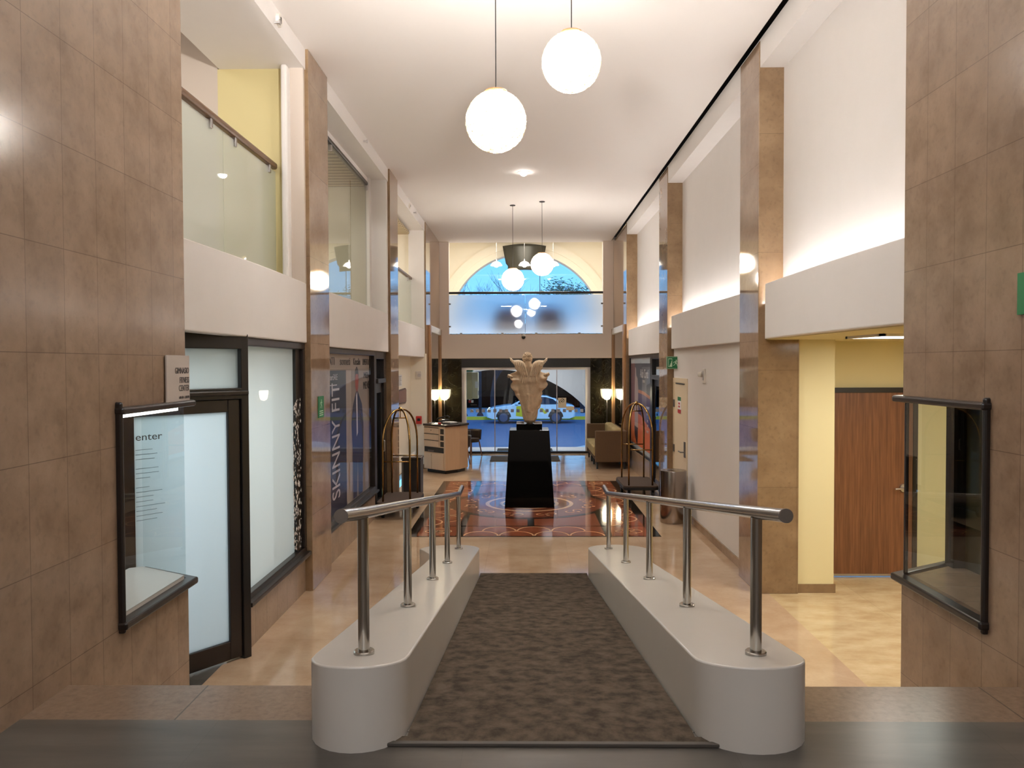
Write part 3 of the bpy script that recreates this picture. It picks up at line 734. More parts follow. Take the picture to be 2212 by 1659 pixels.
# ---------------------------------------------------------------- balcony glass on the left
def rail_glass(y0, y1, z0, z1, seam, label, gmat, clips, full=False):
    o = thing('glass_railing', label, 'railing', (-2.55, (y0 + y1) / 2, z0))
    pc = [(y0, seam - 0.004), (seam + 0.004, y1)] if seam else [(y0, y1)]
    for (a, c) in pc:
        MB().box(-2.556, -2.544, a, c, z0, z1).build('glass_panel', gmat, o, world=True)
    MB().box(-2.60, -2.52, y0, y1 if not full else y1, z1 + 0.02, z1 + 0.085).build('handrail', M['woodrail'] if not full else M['frame'], o, world=True, bevel=0.02)
    for y in clips:
        MB().box(-2.575, -2.525, y - 0.02, y + 0.02, z1 - 0.06, z1 + 0.02).build('clamp', M['silver'], o, world=True, bevel=0.005)
    if full:
        MB().box(-2.58, -2.52, y1 - 0.06, y1, z0, z1 + 0.03).build('end_post', M['frame2'], o, world=True)
    return o

M['woodrail'] = mat('dark_handrail_wood', srgb(112, 84, 62), 0.35, noise=0.3, nscale=6, stretch=(6, 0.6, 6))
rail_glass(5.2, 8.22, 3.05, 4.36, 6.78, 'greenish glass balcony railing with wooden rail above the gym door', M['rail_glass'], (6.5, 7.05, 8.0))
rail_glass(9.08, 13.16, 3.05, 5.27, None, 'tall full-height glass screen above the poster shop front', M['tall_glass'], (9.9, 10.6, 13.0), True)
rail_glass(14.12, 18.2, 3.05, 4.28, 15.0, 'glass balcony railing above the cream recess near the entrance', M['rail_glass'], (14.9, 16.0, 17.6))

# small fittings on the left fascia
def wall_speaker(name, y, z, r, label, cat):
    o = thing(name, label, cat, (LX, y, z))
    MB().tube([(LX + 0.0, y, z), (LX + 0.03, y, z)], r, 20).build('housing', M['vent_white'], o, world=True, smooth=True)
    MB().box(LX + 0.03, LX + 0.034, y - r * 0.2, y + r * 0.2, z - r * 0.45, z + r * 0.45).build('slot', M['black'], o, world=True)
    return o

wall_speaker('smoke_detector', 7.35, 5.53, 0.06, 'round white smoke detector on the left fascia nearest the camera', 'smoke detector')
wall_speaker('smoke_detector', 15.75, 5.50, 0.05, 'small white detector on the left fascia beyond the second pillar', 'smoke detector')
def sprinkler(y, z, label):
    o = thing('sprinkler_head', label, 'sprinkler', (LX, y, z), group='fascia sprinklers')
    MB().tube([(LX, y, z), (LX + 0.05, y, z)], 0.012, 8).build('pipe', M['silver'], o, world=True)
    MB().tube([(LX + 0.05, y, z), (LX + 0.056, y, z)], 0.028, 10).build('deflector', M['silver'], o, world=True)
sprinkler(7.25, 5.47, 'sprinkler head beside the nearest round smoke detector')
sprinkler(11.27, 5.52, 'sprinkler head on the fascia above the full-height glass screen')
sprinkler(16.4, 5.49, 'sprinkler head on the fascia nearest the entrance wall')

# signs on the left pillar and right pier
def run_man(b, cx, cz, s, tf, mi=0, flip=1):
    """simple running figure out of flat polygons; tf maps (u,v) to a 3D point"""
    def pg(pts): b.poly([tf(cx + flip * u * s, cz + v * s) for (u, v) in pts], mi)
    pg([(0.10 * math.cos(a) + 0.06, 0.86 + 0.10 * math.sin(a)) for a in [2 * PI * k / 10 for k in range(10)]])
    pg([(-0.10, 0.72), (0.12, 0.74), (0.10, 0.38), (-0.12, 0.36)])
    pg([(0.10, 0.74), (0.30, 0.52), (0.44, 0.60), (0.42, 0.66), (0.30, 0.62), (0.14, 0.78)])
    pg([(-0.08, 0.72), (-0.34, 0.62), (-0.38, 0.42), (-0.31, 0.42), (-0.26, 0.56), (-0.08, 0.62)])
    pg([(0.10, 0.42), (0.30, 0.22), (0.22, -0.02), (0.13, 0.0), (0.19, 0.18), (-0.04, 0.36)])
    pg([(-0.12, 0.42), (-0.14, 0.14), (-0.44, 0.02), (-0.42, 0.10), (-0.24, 0.18), (0.0, 0.40)])

o = thing('exit_sign', 'small green evacuation sign stuck on the left stone pillar', 'sign', (-2.205, 8.65, 1.92))
MB().box(-2.208, -2.202, 8.53, 8.76, 1.80, 2.03).build('board', M['green'], o, world=True)
b = MB(); run_man(b, 8.64, 1.90, 0.10, lambda u, v: (-2.2005, u, v)); b.build('running_figure', M['pale_green'], o, world=True)
b = MB()
for k in range(3): b.box(-2.2015, -2.2005, 8.57, 8.72, 1.82 + 0.022 * k, 1.83 + 0.022 * k)
b.build('small_print', M['pale_green'], o, world=True)
o = thing('exit_sign', 'green sign on the right brown pier cut by the frame edge', 'sign', (2.39, 3.72, 2.7))
MB().box(2.385, 2.397, 3.56, 3.885, 2.60, 2.80).build('board', M['green'], o, world=True)

# ---------------------------------------------------------------- right side: exit sign, emergency door, detector, bin
o = thing('exit_sign', 'green emergency exit sign with running man above the cream fire door', 'sign', (2.44, 13.05, 2.39))
MB().box(2.336, 2.545, 13.0, 13.03, 2.285, 2.49).build('frame', M['lgreen'], o, world=True)
MB().box(2.350, 2.531, 12.994, 13.0, 2.299, 2.476).build('board', M['green'], o, world=True)
b = MB(); run_man(b, 2.485, 2.335, 0.105, lambda u, v: (u, 12.992, v)); b.build('running_figure', M['pale_green'], o, world=True)
MB().poly([(x, 12.992, z) for x, z in ((2.362, 2.32), (2.425, 2.32), (2.425, 2.455), (2.362, 2.455))]).build('stair_panel', M['pale_green'], o, world=True)
MB().poly([(x, 12.990, z) for x, z in ((2.368, 2.33), (2.385, 2.33), (2.385, 2.355), (2.398, 2.355), (2.398, 2.38), (2.41, 2.38), (2.41, 2.41), (2.42, 2.41), (2.42, 2.445), (2.368, 2.445))]).build('stair_symbol', M['green'], o, world=True)
MB().box(2.42, 2.46, 13.03, 13.30, 2.37, 2.41).build('bracket', M['silver'], o, world=True)

M['firedoor'] = mat('cream_fire_door_paint', srgb(222, 204, 172), 0.5)
o = tag(MB().box(2.50, 2.56, 12.24, 13.22, 0.01, 2.07).build('door_4', M['firedoor'], bevel=0.004), 'cream emergency fire door beside the stone pillar', kind='structure')
MB().box(2.495, 2.60, 12.17, 12.24, 0, 2.14).box(2.495, 2.60, 13.22, 13.30, 0, 2.14).box(2.495, 2.60, 12.24, 13.22, 2.07, 2.14).build('door_frame', M['firedoor'], o)
MB().box(2.490, 2.50, 12.36, 13.05, 2.045, 2.06).build('door_closer', M['dark'], o)
for z in (1.72, 0.98):
    MB().box(2.485, 2.50, 13.16, 13.24, z - 0.06, z + 0.06).build('hinge', M['steel_cap'], o)
MB().box(2.485, 2.50, 12.28, 12.36, 0.92, 1.16).build('lock_plate', M['steel_cap'], o)
MB().tube([(2.49, 12.32, 1.0), (2.43, 12.32, 1.0), (2.43, 12.48, 1.0)], 0.011, 8).build('handle', M['steel_cap'], o)
MB().box(2.494, 2.50, 12.62, 12.88, 1.58, 1.84, 0).box(2.492, 2.494, 12.62, 12.88, 1.78, 1.84, 1).box(2.492, 2.494, 12.62, 12.88, 1.58, 1.64, 2).box(2.492, 2.494, 12.70, 12.82, 1.72, 1.75, 2).box(2.492, 2.494, 12.70, 12.82, 1.67, 1.70, 2).build('fire_notice', [M['paper'], M['green'], M['red']], o)

o = thing('alarm_strobe', 'small white alarm unit on the white wall beside the fire door', 'alarm', (2.50, 11.05, 2.22))
MB().box(2.485, 2.51, 10.97, 11.10, 2.10, 2.30).build('back_plate', M['vent_white'], o, world=True, bevel=0.005)
MB().tube([(2.485, 11.12, 2.22), (2.44, 11.14, 2.22)], [0.04, 0.03], 14).build('dome', M['vent_white'], o, world=True, smooth=True)
MB().box(2.482, 2.486, 11.0, 11.07, 2.14, 2.27).build('lens', M['silver'], o, world=True)

o = thing('waste_bin', 'round stainless steel bin beside the cream fire door', 'bin', (2.24, 11.90, 0))
MB().lathe([(0.190, 0.0), (0.195, 0.02), (0.195, 0.765), (0.190, 0.78), (0.180, 0.78)], n=48).build('body', M['bin'], o, smooth=True)
MB().lathe([(0.182, 0.775), (0.10, 0.782), (0.095, 0.775), (0.095, 0.70), (0.0, 0.70)], n=40).build('lid', M['steel'], o, smooth=True)

# ---------------------------------------------------------------- right shop poster, bay 3
b = MB(); wall_frame(b, 2.46, 2.60, 15.42, 18.50, 0.46, 2.56, 0.06)
o = struct(b, 'window_4', M['frame2'], bevel=0.006)
MB().quad((2.473, 15.48, 0.52), (2.473, 18.44, 0.52), (2.473, 18.44, 2.50), (2.473, 15.48, 2.50)).build('pane', M['shop_glass'], o)
Q = {k: mat('ad_' + k, c, 0.4) for k, c in dict(slate=srgb(92, 92, 100), rim=srgb(196, 206, 214), maroon=srgb(110, 70, 74), figure=srgb(196, 176, 170), purple=srgb(84, 54, 100), orange=srgb(224, 118, 72), glow=srgb(196, 120, 84), white=srgb(226, 222, 222), dark=srgb(60, 44, 48)).items()}
o = thing('shop_poster', 'slate, purple and orange fashion poster behind the right shop glass', 'poster', (2.51, 16.9, 1.5))
xq = 2.492
MB().box(xq, xq + 0.01, 15.50, 18.42, 0.50, 2.50).build('sheet', Q['slate'], o, world=True)
def flat_r(name, pts, m, dx):
    return MB().poly([(xq - dx, y, z) for (y, z) in pts]).build(name, m, o, world=True)
flat_r('top_rail', [(15.5, 2.38), (18.4, 2.38), (18.4, 2.50), (15.5, 2.50)], Q['rim'], 0.002)
flat_r('bottom_rail', [(15.5, 0.50), (18.4, 0.50), (18.4, 0.60), (15.5, 0.60)], Q['rim'], 0.002)
flat_r('maroon_area', [(17.6, 1.1), (18.40, 1.1), (18.40, 2.38), (17.75, 2.38)], Q['maroon'], 0.001)
flat_r('purple_area', [(15.5, 1.05), (15.5, 1.68), (16.3, 1.74), (17.0, 1.76), (17.6, 1.72), (17.6, 1.3), (16.8, 1.25)], Q['purple'], 0.0015)
flat_r('glow_line', [(15.5, 1.66), (15.5, 1.72), (16.5, 1.80), (17.4, 1.82), (17.6, 1.78), (17.4, 1.75), (16.5, 1.73)], Q['glow'], 0.002)
flat_r('orange_area', [(15.5, 0.60), (15.5, 1.06), (16.9, 1.28), (18.4, 1.34), (18.4, 0.60)], Q['orange'], 0.002)
flat_r('figure_torso', [(17.3, 0.95), (17.25, 1.85), (17.35, 2.05), (17.55, 2.12), (17.6, 2.28), (17.72, 2.30), (17.74, 2.12), (17.82, 1.7), (17.8, 0.95)], Q['figure'], 0.003)
flat_r('figure_trousers', [(17.35, 0.62), (17.30, 0.98), (17.85, 1.0), (17.8, 0.8), (17.5, 0.62)], Q['dark'], 0.0035)
text('lettering', 'Aldo Conti', 0.26, (xq - 0.004, 16.98, 2.08), (0, -1, 0), (0, 0, 1), Q['white'], o, sx=0.95)
text('lettering', 'ITALIA', 0.08, (xq - 0.004, 16.62, 1.98), (0, -1, 0), (0, 0, 1), Q['white'], o, sx=1.3)
for (s, z) in (('VERANO', 1.46), ('SALE', 1.34), ('30%', 1.20), ('OFF', 1.10), ('SMART', 0.98)):
    text('lettering', s, 0.075, (xq - 0.004, 15.95, z), (0, -1, 0), (0, 0, 1), Q['white'], o, 'CENTER', sx=1.2)
b = MB(); b.box(2.46, 2.60, 14.10, 14.25, 0, 2.56).box(2.46, 2.60, 15.22, 15.42, 0, 2.56).box(2.46, 2.60, 14.25, 15.22, 2.46, 2.56).box(2.44, 2.60, 14.25, 15.22, 2.08, 2.16)
o = tag(b.build('door_5', M['frame2'], bevel=0.008), 'dark shop door between the stone pillar and the orange poster', kind='structure')
MB().box(2.50, 2.56, 14.25, 15.22, 0.01, 2.08).build('door_leaf', M['frame'], o)
MB().box(2.495, 2.50, 14.37, 15.10, 0.2, 1.95).box(2.50, 2.51, 14.25, 15.22, 2.16, 2.46).build('pane', M['smk'] if 'smk' in M else M['tint_glass'], o)

# wood framed mirrors on both end pillars
def mirror(side, label):
    x = -2.222 if side < 0 else 2.402; s = -side
    o = thing('wall_mirror', label, 'mirror', (x, 19.9, 1.6))
    fx0, fx1 = sorted((x, x + s * 0.06))
    mx = sorted((x + s * 0.002, x + s * 0.02))
    b = MB(); b.box(fx0, fx1, 18.62, 18.85, 0.62, 3.30).box(fx0, fx1, 21.02, 21.16, 0.62, 3.30)
    b.box(fx0, fx1, 18.85, 21.02, 0.62, 0.74)
    b.build('frame', M['woodtrim'], o, world=True, bevel=0.012)
    MB().box(fx0, fx1, 18.85, 21.02, 3.14, 3.30).build('frame_head', M['vent_white'], o, world=True, bevel=0.01)
    MB().box(mx[0], mx[1], 18.85, 21.02, 0.74, 3.14).build('glass', M['mirror'], o, world=True)
mirror(-1, 'tall wood framed mirror on the left end pillar behind the podium')
mirror(1, 'tall wood framed mirror on the right end pillar above the sofa')

# ---------------------------------------------------------------- alcove door
o = tag(MB().box(3.40, 4.30, 8.83, 8.875, 0.012, 2.045).build('door_6', M['walnut'], bevel=0.003), 'walnut veneer door in the yellow alcove', kind='structure')
MB().box(3.36, 3.40, 8.82, 8.90, 0, 2.10).box(4.30, 4.35, 8.82, 8.90, 0, 2.10).box(3.36, 4.35, 8.82, 8.90, 2.045, 2.10).build('door_frame', M['frame'], o)
MB().box(3.40, 4.30, 8.818, 8.832, 0.012, 0.035).build('door_sweep', M['silver'], o)
MB().tube([(4.20, 8.83, 0.99), (4.20, 8.81, 0.99)], 0.045, 20).tube([(4.20, 8.82, 0.99), (4.20, 8.77, 0.99), (4.17, 8.765, 0.99), (4.08, 8.765, 0.985)], 0.011, 8).build('door_handle', M['brass_pale'] if 'brass_pale' in M else M['silver'], o, smooth=True)

# ================================================================== FLOOR MOSAIC
cx, cy = 0.125, 13.5
X0, X1, Y0, Y1 = -1.62, 1.89, 10.88, 16.12
b = MB()
zz = [0.0012]
def rect(x0, x1, y0, y1, mi, lift=0):
    z = 0.0012 + 0.0004 * lift; b.quad((x0, y0, z), (x1, y0, z), (x1, y1, z), (x0, y1, z), mi)
def annulus(x, y, r0, r1, a0, a1, mi, lift, n=32):
    z = 0.0012 + 0.0004 * lift
    for i in range(n):
        t0, t1 = a0 + (a1 - a0) * i / n, a0 + (a1 - a0) * (i + 1) / n
        b.quad((x + r0 * math.cos(t0), y + r0 * math.sin(t0), z), (x + r1 * math.cos(t0), y + r1 * math.sin(t0), z), (x + r1 * math.cos(t1), y + r1 * math.sin(t1), z), (x + r0 * math.cos(t1), y + r0 * math.sin(t1), z), mi)
rect(X0, X1, Y0, Y1, 0)                      # ink border
rect(X0 + 0.14, X1 - 0.14, Y0 + 0.05, Y1 - 0.05, 1, 1)    # terracotta field
for x in (-0.94, 1.13): rect(x, x + 0.10, Y0, Y1, 0, 3)
for y in (11.60, 15.44): rect(X0 + 0.14, X1 - 0.14, y - 0.022, y + 0.022, 0, 3)
# scallops: in the near and far bands and along both side bands
def scallops(x0, x1, y0, y1, n, horiz):
    L_ = (x1 - x0) if horiz else (y1 - y0); W_ = (y1 - y0) if horiz else (x1 - x0); p = L_ / n; R = p * 0.62
    for k in range(n):
        for s in (0, 1):
            c = (k + 0.5) * p if s == 0 else (k + 1) * p
            if s == 1 and k == n - 1: continue
            def arc(cu, cv, a0, a1):
                for i in range(20):
                    t0, t1 = a0 + (a1 - a0) * i / 20, a0 + (a1 - a0) * (i + 1) / 20
                    q = []
                    for (t, r) in ((t0, 1.0), (t0, 0.9), (t1, 0.9), (t1, 1.0)):
                        u = cu + p * 0.5 * r * math.cos(t); v = cv + W_ * 0.46 * r * math.sin(t)
                        v = min(max(v, 0), W_)
                        q.append((x0 + u, y0 + v, 0.0024 + 0.0001 * s) if horiz else (x0 + v, y0 + u, 0.0024 + 0.0001 * s))
                    b.poly(q, 2)
            if s == 0: arc(c, 0.02, 0, PI)
            else: arc(c, W_ - 0.02 if False else W_ * 0.52, 0, PI)
scallops(-0.84, 1.13, Y0 + 0.05, 11.578, 4, True)
scallops(-0.84, 1.13, 15.462, Y1 - 0.05, 4, True)
scallops(X0 + 0.14, -0.94, 11.622, 15.418, 7, False)
scallops(1.23, X1 - 0.14, 11.622, 15.418, 7, False)
# corner knots
for (kx, ky) in ((-1.21, 11.24), (1.49, 11.24), (-1.21, 15.78), (1.49, 15.78)):
    for (ox, oy) in ((0.09, 0), (-0.09, 0), (0, 0.1), (0, -0.1)):
        annulus(kx + ox, ky + oy, 0.085, 0.105, 0, 2 * PI, 2, 4, 20)
# centre roundel
annulus(0.10, 13.5, 0.0, 1.36, 0, 2 * PI, 0, 4, 72)
annulus(0.10, 13.5, 0.0, 1.26, 0, 2 * PI, 3, 5, 72)
annulus(0.10, 13.5, 0.68, 0.745, 0, 2 * PI, 2, 6, 64)
annulus(0.10, 13.5, 0.44, 0.50, 0, 2 * PI, 2, 6, 56)
annulus(0.10, 13.5, 0.0, 0.36, 0, 2 * PI, 0, 6, 40)
for k in range(12):
    a = 2 * PI * k / 12 + PI / 12; px, py = 0.10 + 1.0 * math.cos(a), 13.5 + 1.0 * math.sin(a)
    for s in (-1, 1):
        qx, qy = px - s * 0.09 * math.sin(a), py + s * 0.09 * math.cos(a)
        annulus(qx, qy, 0.055, 0.08, a + (0.4 if s > 0 else PI - 0.4), a + (0.4 if s > 0 else PI - 0.4) + PI * 1.3, 2, 7, 14)
    annulus(px + 0.1 * math.cos(a), py + 0.1 * math.sin(a), 0.0, 0.03, 0, 2 * PI, 2, 7, 10)
    annulus(px, py, 0.0, 0.022, 0, 2 * PI, 2, 7, 10)
for y0_, y1_ in ((11.60, 12.14), (14.86, 15.44)): rect(0.06, 0.16, y0_, y1_, 0, 3)
mo = struct(b, 'floor_mosaic', [M['ink'], M['terracotta'], M['sand'], M['rust']])
mo['label'] = 'terracotta and sand stone inlay with a round medallion in the floor'

# ================================================================== RAMP: plinths, rails, carpet
def plinth(side, label):
    """side -1: left plinth, mirrored for the right one"""
    # plan outline, u is distance outward from the carpet edge
    if side < 0: fx = lambda u: -0.495 - u; wd = 0.415
    else: fx = lambda u: 0.72 + u; wd = 0.47
    pts = []
    n = 14
    # near end: rounded, slightly bulging
    for i in range(n + 1):
        a = PI * i / n
        pts.append((wd / 2 + (wd / 2 + 0.0) * -math.cos(a), 3.42 - 0.25 * math.sin(a) ** 0.8))
    # outer edge straight, then a flare and a round far head
    pts += [(wd, 4.5), (wd, 6.0), (wd, 7.2), (wd + 0.01, 7.7), (wd + 0.07, 8.2), (wd + 0.18, 8.6)]
    for i in range(0, 15):
        a = -0.1 + (PI - 0.0 + 0.1) * i / 14
        pts.append((0.33 + 0.33 * math.cos(a), 8.82 + 0.58 * math.sin(a)))
    pts += [(0.0, 7.5), (0.0, 5.5)]
    P2 = [(fx(u), y) for (u, y) in pts]
    def top(y): return 1.62 - 0.1478 * max(y, 3.15) if y < 9.4 else 0.25
    m = len(P2)
    b = MB()
    vs = [(x, y, (0.80 if y < 3.42 else 0.0)) for (x, y) in P2] + [(x, y, top(y)) for (x, y) in P2]
    vs = [(x, y, max(0, ramp_z(y) - 0.02) if i < m and y < 3.86 else z) for i, (x, y, z) in enumerate(vs)]
    fs = [(i, (i + 1) % m, m + (i + 1) % m, m + i) for i in range(m)]
    b.add(vs, fs); b.add(vs[m:], [tuple(range(m))]); b.add(vs[:m], [tuple(range(m - 1, -1, -1))])
    import bmesh
    o = b.build('ramp_plinth', M['plinth'])
    bm = bmesh.new(); bm.from_mesh(o.data); bmesh.ops.remove_doubles(bm, verts=bm.verts, dist=1e-5); bmesh.ops.recalc_face_normals(bm, faces=bm.faces); bm.to_mesh(o.data); bm.free()
    for p in o.data.polygons: p.use_smooth = True
    o.data.set_sharp_from_angle(angle=math.radians(35))
    md = o.modifiers.new('bevel', 'BEVEL'); md.width = 0.008; md.segments = 3; md.limit_method = 'ANGLE'; md.angle_limit = math.radians(50)
    return tag(o, label, 'plinth', 'low plinths beside the carpeted ramp')

plinth(-1, 'low sloping white plinth with rounded ends, on the gym door side of the carpet')
plinth(1, 'low sloping white plinth with rounded ends, on the wooden door side of the carpet')

def handrail(x, ys, xs, label):
    o = thing('handrail', label, 'handrail', (x, ys[0], 1.62 - 0.1478 * ys[0]), group='steel ramp handrails')
    ztop = lambda y: 1.62 - 0.1478 * y + 0.615
    pth = [(xs[0] + (-0.02 if x < 0 else 0.02), 3.10, ztop(3.10))] + [(a, y, ztop(y)) for a, y in zip(xs, ys)]
    pth += [(xs[-1] + (0.0 if x < 0 else 0.0), 8.86, ztop(8.86)), (xs[-1], 9.25, ztop(8.86) + 0.012)]
    MB().tube(pth, 0.0275, 20).build('top_rail', M['steel'], o, world=True, smooth=True)
    p0 = Vector(pth[0]); d = (p0 - Vector(pth[1])).normalized()
    MB().tube([p0, p0 + d * 0.006], 0.0285, 20).build('end_cap', M['steel_cap'], o, world=True)
    for a, y in zip(xs, ys):
        zb = 1.62 - 0.1478 * y
        q = MB().tube([(a, y, zb - 0.002), (a, y, ztop(y) - 0.02)], 0.0245, 18).build('post', M['steel'], o, world=True, smooth=True)
        MB().lathe([(0.045, -0.006), (0.045, 0.014), (0.041, 0.018), (0.028, 0.018)], (a, y, zb), 24).build('base_flange', M['steel'], q, world=False, smooth=True).location = (0, 0, 0)
        q2 = q.children[0]
        inv = o.matrix_basis.inverted()
        for v in q2.data.vertices: v.co = inv @ v.co
    return o

handrail(-0.70, [3.42, 4.73, 6.03, 7.25, 8.78], [-0.695, -0.695, -0.695, -0.70, -0.72], 'brushed steel handrail on five posts, on the plinth towards the gym door')
handrail(0.97, [3.42, 4.74, 6.06, 7.29, 8.78], [1.00, 0.975, 0.96, 0.94, 0.94], 'brushed steel handrail on five posts, on the plinth towards the wooden door')

o = thing('carpet_runner', 'mottled dark brown carpet runner lying down the ramp', 'carpet', (0.11, 3.25, 0.8))
b = MB()
cs = [(3.245, 0.812)] + [(y, ramp_z(y) + 0.014) for y in (3.36, 4.2, 5.2, 6.2, 7.2, 8.2, 8.7)] + [(8.95, 0.010)]
n = len(cs); vs = []
for (y, z) in cs:
    for x in (-0.49, 0.712): vs.append((x, y, z))
for (y, z) in cs:
    for x in (-0.49, 0.712): vs.append((x, y, z - 0.010))
fs = []
for i in range(n - 1):
    fs.append((2 * i, 2 * i + 1, 2 * i + 3, 2 * i + 2)); j = 2 * n
    fs.append((j + 2 * i, j + 2 * i + 2, j + 2 * i + 3, j + 2 * i + 1)); fs.append((2 * i, 2 * i + 2, j + 2 * i + 2, j + 2 * i)); fs.append((2 * i + 1, j + 2 * i + 1, j + 2 * i + 3, 2 * i + 3))
fs += [(0, 2 * n, 2 * n + 1, 1), (2 * n - 2, 2 * n - 1, 4 * n - 1, 4 * n - 2)]
b.add(vs, fs); b.box(-0.60, 0.86, 3.245, 3.30, 0.802, 0.811)
b.build('pile', M['carpet'], o, world=True)
MB().box(-0.60, 0.86, 3.225, 3.25, 0.801, 0.816).build('edge_strip', M['carpet_edge'], o, world=True, bevel=0.003)

tag(MB().box(-0.82, 0.90, 19.40, 20.45, 0.001, 0.014).build('doormat', M['mat'], bevel=0.003), 'dark grey doormat on the marble inside the entrance', 'doormat', 'entrance mats')
tag(MB().box(-0.72, 0.80, 21.45, 22.3, 0.001, 0.014).build('doormat', M['mat'], bevel=0.003), 'dark grey doormat outside the glass entrance', 'doormat', 'entrance mats')

# ================================================================== PENDANTS
def ball_mesh():
    rnd = random.Random(11); b = MB()
    for k in range(170):
        ax = Vector((rnd.gauss(0, 1), rnd.gauss(0, 1), rnd.gauss(0, 1))).normalized(); u = ax.orthogonal().normalized(); v = ax.cross(u)
        off = rnd.uniform(-0.55, 0.55); R = 0.228 + rnd.uniform(-0.004, 0.004); rr_ = math.sqrt(1 - off * off) * R
        a0 = rnd.random() * 6; n = 26
        b.tube([ax * off * R + (u * math.cos(a0 + 2 * PI * i / n) + v * math.sin(a0 + 2 * PI * i / n)) * rr_ for i in range(n)], 0.0016, 4, closed=True)
    return b
bm_str = ball_mesh()
def pendant(x, y, z, label):
    o = thing('ball_pendant', label, 'pendant lamp', (x, y, z), group='woven ball pendants')
    MB().ball((0, 0, 0), 0.188, 32, 20).build('bulb_globe', M['bulb'], o, smooth='all')
    bm_str.build('woven_shade', M['string'], o, smooth='all')
    MB().lathe([(0.0, 0.236), (0.085, 0.232), (0.09, 0.222), (0.085, 0.215)], n=28).build('top_cap', M['woodtrim'], o, smooth=True)
    MB().tube([(0, 0, 0.236), (0, 0, H - z - 0.01)], 0.0045, 6).build('cord', M['black'], o)
    MB().lathe([(0.055, -0.012), (0.058, 0.0)], (0, 0, H - z), 24).build('canopy', M['dark'], o)
    return o
p1 = pendant(-0.20, 6.10, 4.215, 'glowing woven ball pendant, the lower of the two hung close to the camera')
def pend_copy(x, y, z, label):
    r = p1.copy(); COL.objects.link(r); r.location = (x, y, z); r['label'] = label
    for c in p1.children:
        d = c.copy(); COL.objects.link(d); d.parent = r
        if c.name.startswith('cord'):
            d.data = MB().tube([(0, 0, 0.236), (0, 0, H - z - 0.01)], 0.0045, 6).build('cord_tmp', M['black']).data
            bpy.data.objects.remove([q for q in bpy.data.objects if q.name.startswith('cord_tmp')][0])
        if c.name.startswith('canopy'): d.location.z = (H - z) - (H - 4.215)
    return r
pend_copy(0.385, 6.28, 4.725, 'glowing woven ball pendant, the higher of the two hung close to the camera')
pend_copy(-0.205, 16.40, 4.11, 'small glowing ball pendant, the lower of the pair before the arched window')
pend_copy(0.39, 16.05, 4.375, 'small glowing ball pendant, the higher of the pair before the arched window')

o = thing('ceiling_downlight', 'round recessed downlight in the middle of the hall ceiling', 'downlight', (0.02, 13.6, H))
MB().ball((0, 0, 0.0), 0.068, 24, 14).build('lens', M['spot'], o, smooth='all')
MB().lathe([(0.085, -0.008), (0.10, -0.006), (0.105, 0.0)], n=28).build('trim_ring', M['vent_white'], o)
spot('downlight_lamp', (0.02, 13.6, H - 0.08), 160, 90)

# dish lamps on the balcony
def dish(x, y, z, label):
    o = thing('dish_pendant', label, 'pendant lamp', (x, y, z), group='dish pendants over the entrance balcony')
    MB().lathe([(0.175, -0.035), (0.17, -0.02), (0.12, 0.05), (0.05, 0.085), (0.02, 0.09)], n=32).build('shade', mat('pearly_shade', srgb(240, 236, 228), 0.3, emit=0.8), o, smooth=True, solid=0.004)
    MB().ball((0, 0, -0.01), 0.075, 20, 12).build('bulb', M['dishglow'], o, smooth='all')
    MB().lathe([(0.03, 0.085), (0.02, 0.13), (0.008, 0.16)], n=14).build('socket', M['silver'], o, smooth=True)
    MB().tube([(0, 0, 0.15), (0, 0, 6.2 - z)], 0.004, 6).build('cord', M['silver'], o)
dish(-0.78, 23.6, 5.32, 'white dish pendant on the balcony, beside the bare tree')
dish(0.05, 23.6, 5.32, 'white dish pendant on the balcony, before the dark canopy')
dish(0.90, 23.6, 5.32, 'white dish pendant on the balcony, half hidden by a glowing ball')

# dark curved canopy hung in the arch
b = MB()
def can(u, v):
    a = (u - 0.5) * 2; w = 0.50 + 0.16 * v ** 0.8 if v > 0.28 else 0.50
    z = 5.24 + 0.76 * v + 0.03 * (1 - a * a) * v
    return (0.05 + a * w, 24.55 - 0.25 * math.cos(a * PI / 2), z)
b.grid(can, 16, 10)
tag(b.build('canopy_panel', mat('dark_grey_metal_canopy', srgb(66, 64, 56), 0.35, 0.4), smooth=True, solid=0.03), 'dark flared metal canopy at the top of the arched window', 'canopy')

# frosted balcony glass with rail and clamps
o = thing('balcony_railing', 'frosted glass balcony railing with a black top rail over the entrance', 'railing', (0.07, YF + 0.05, 3.17))
for (a, c) in ((-1.97, 0.055), (0.065, 2.12)):
    MB().quad((a, YF + 0.06, 3.19), (c, YF + 0.06, 3.19), (c, YF + 0.06, 4.22), (a, YF + 0.06, 4.22)).build('glass_panel', M['frost'], o, world=True)
MB().tube([(-2.0, YF + 0.06, 4.275), (2.16, YF + 0.06, 4.275)], 0.032, 14).build('top_rail', M['frame2'], o, world=True, smooth=True)
for (x, z) in ((-1.95, 3.98), (-1.95, 3.38), (2.10, 3.98), (2.10, 3.38)):
    MB().lathe([(0.028, -0.02), (0.028, 0.02)], (x, YF + 0.04, z), 16).build('clamp', M['steel_cap'], o, world=True)
for x in (-1.65, -0.55, 0.35, 1.5):
    MB().box(x - 0.03, x + 0.03, YF + 0.03, YF + 0.09, 3.165, 3.21).build('floor_clamp', M['steel_cap'], o, world=True)
MB().box(-1.97, 2.12, YF + 0.045, YF + 0.075, 3.165, 3.185).build('bottom_channel', M['frame2'], o, world=True)
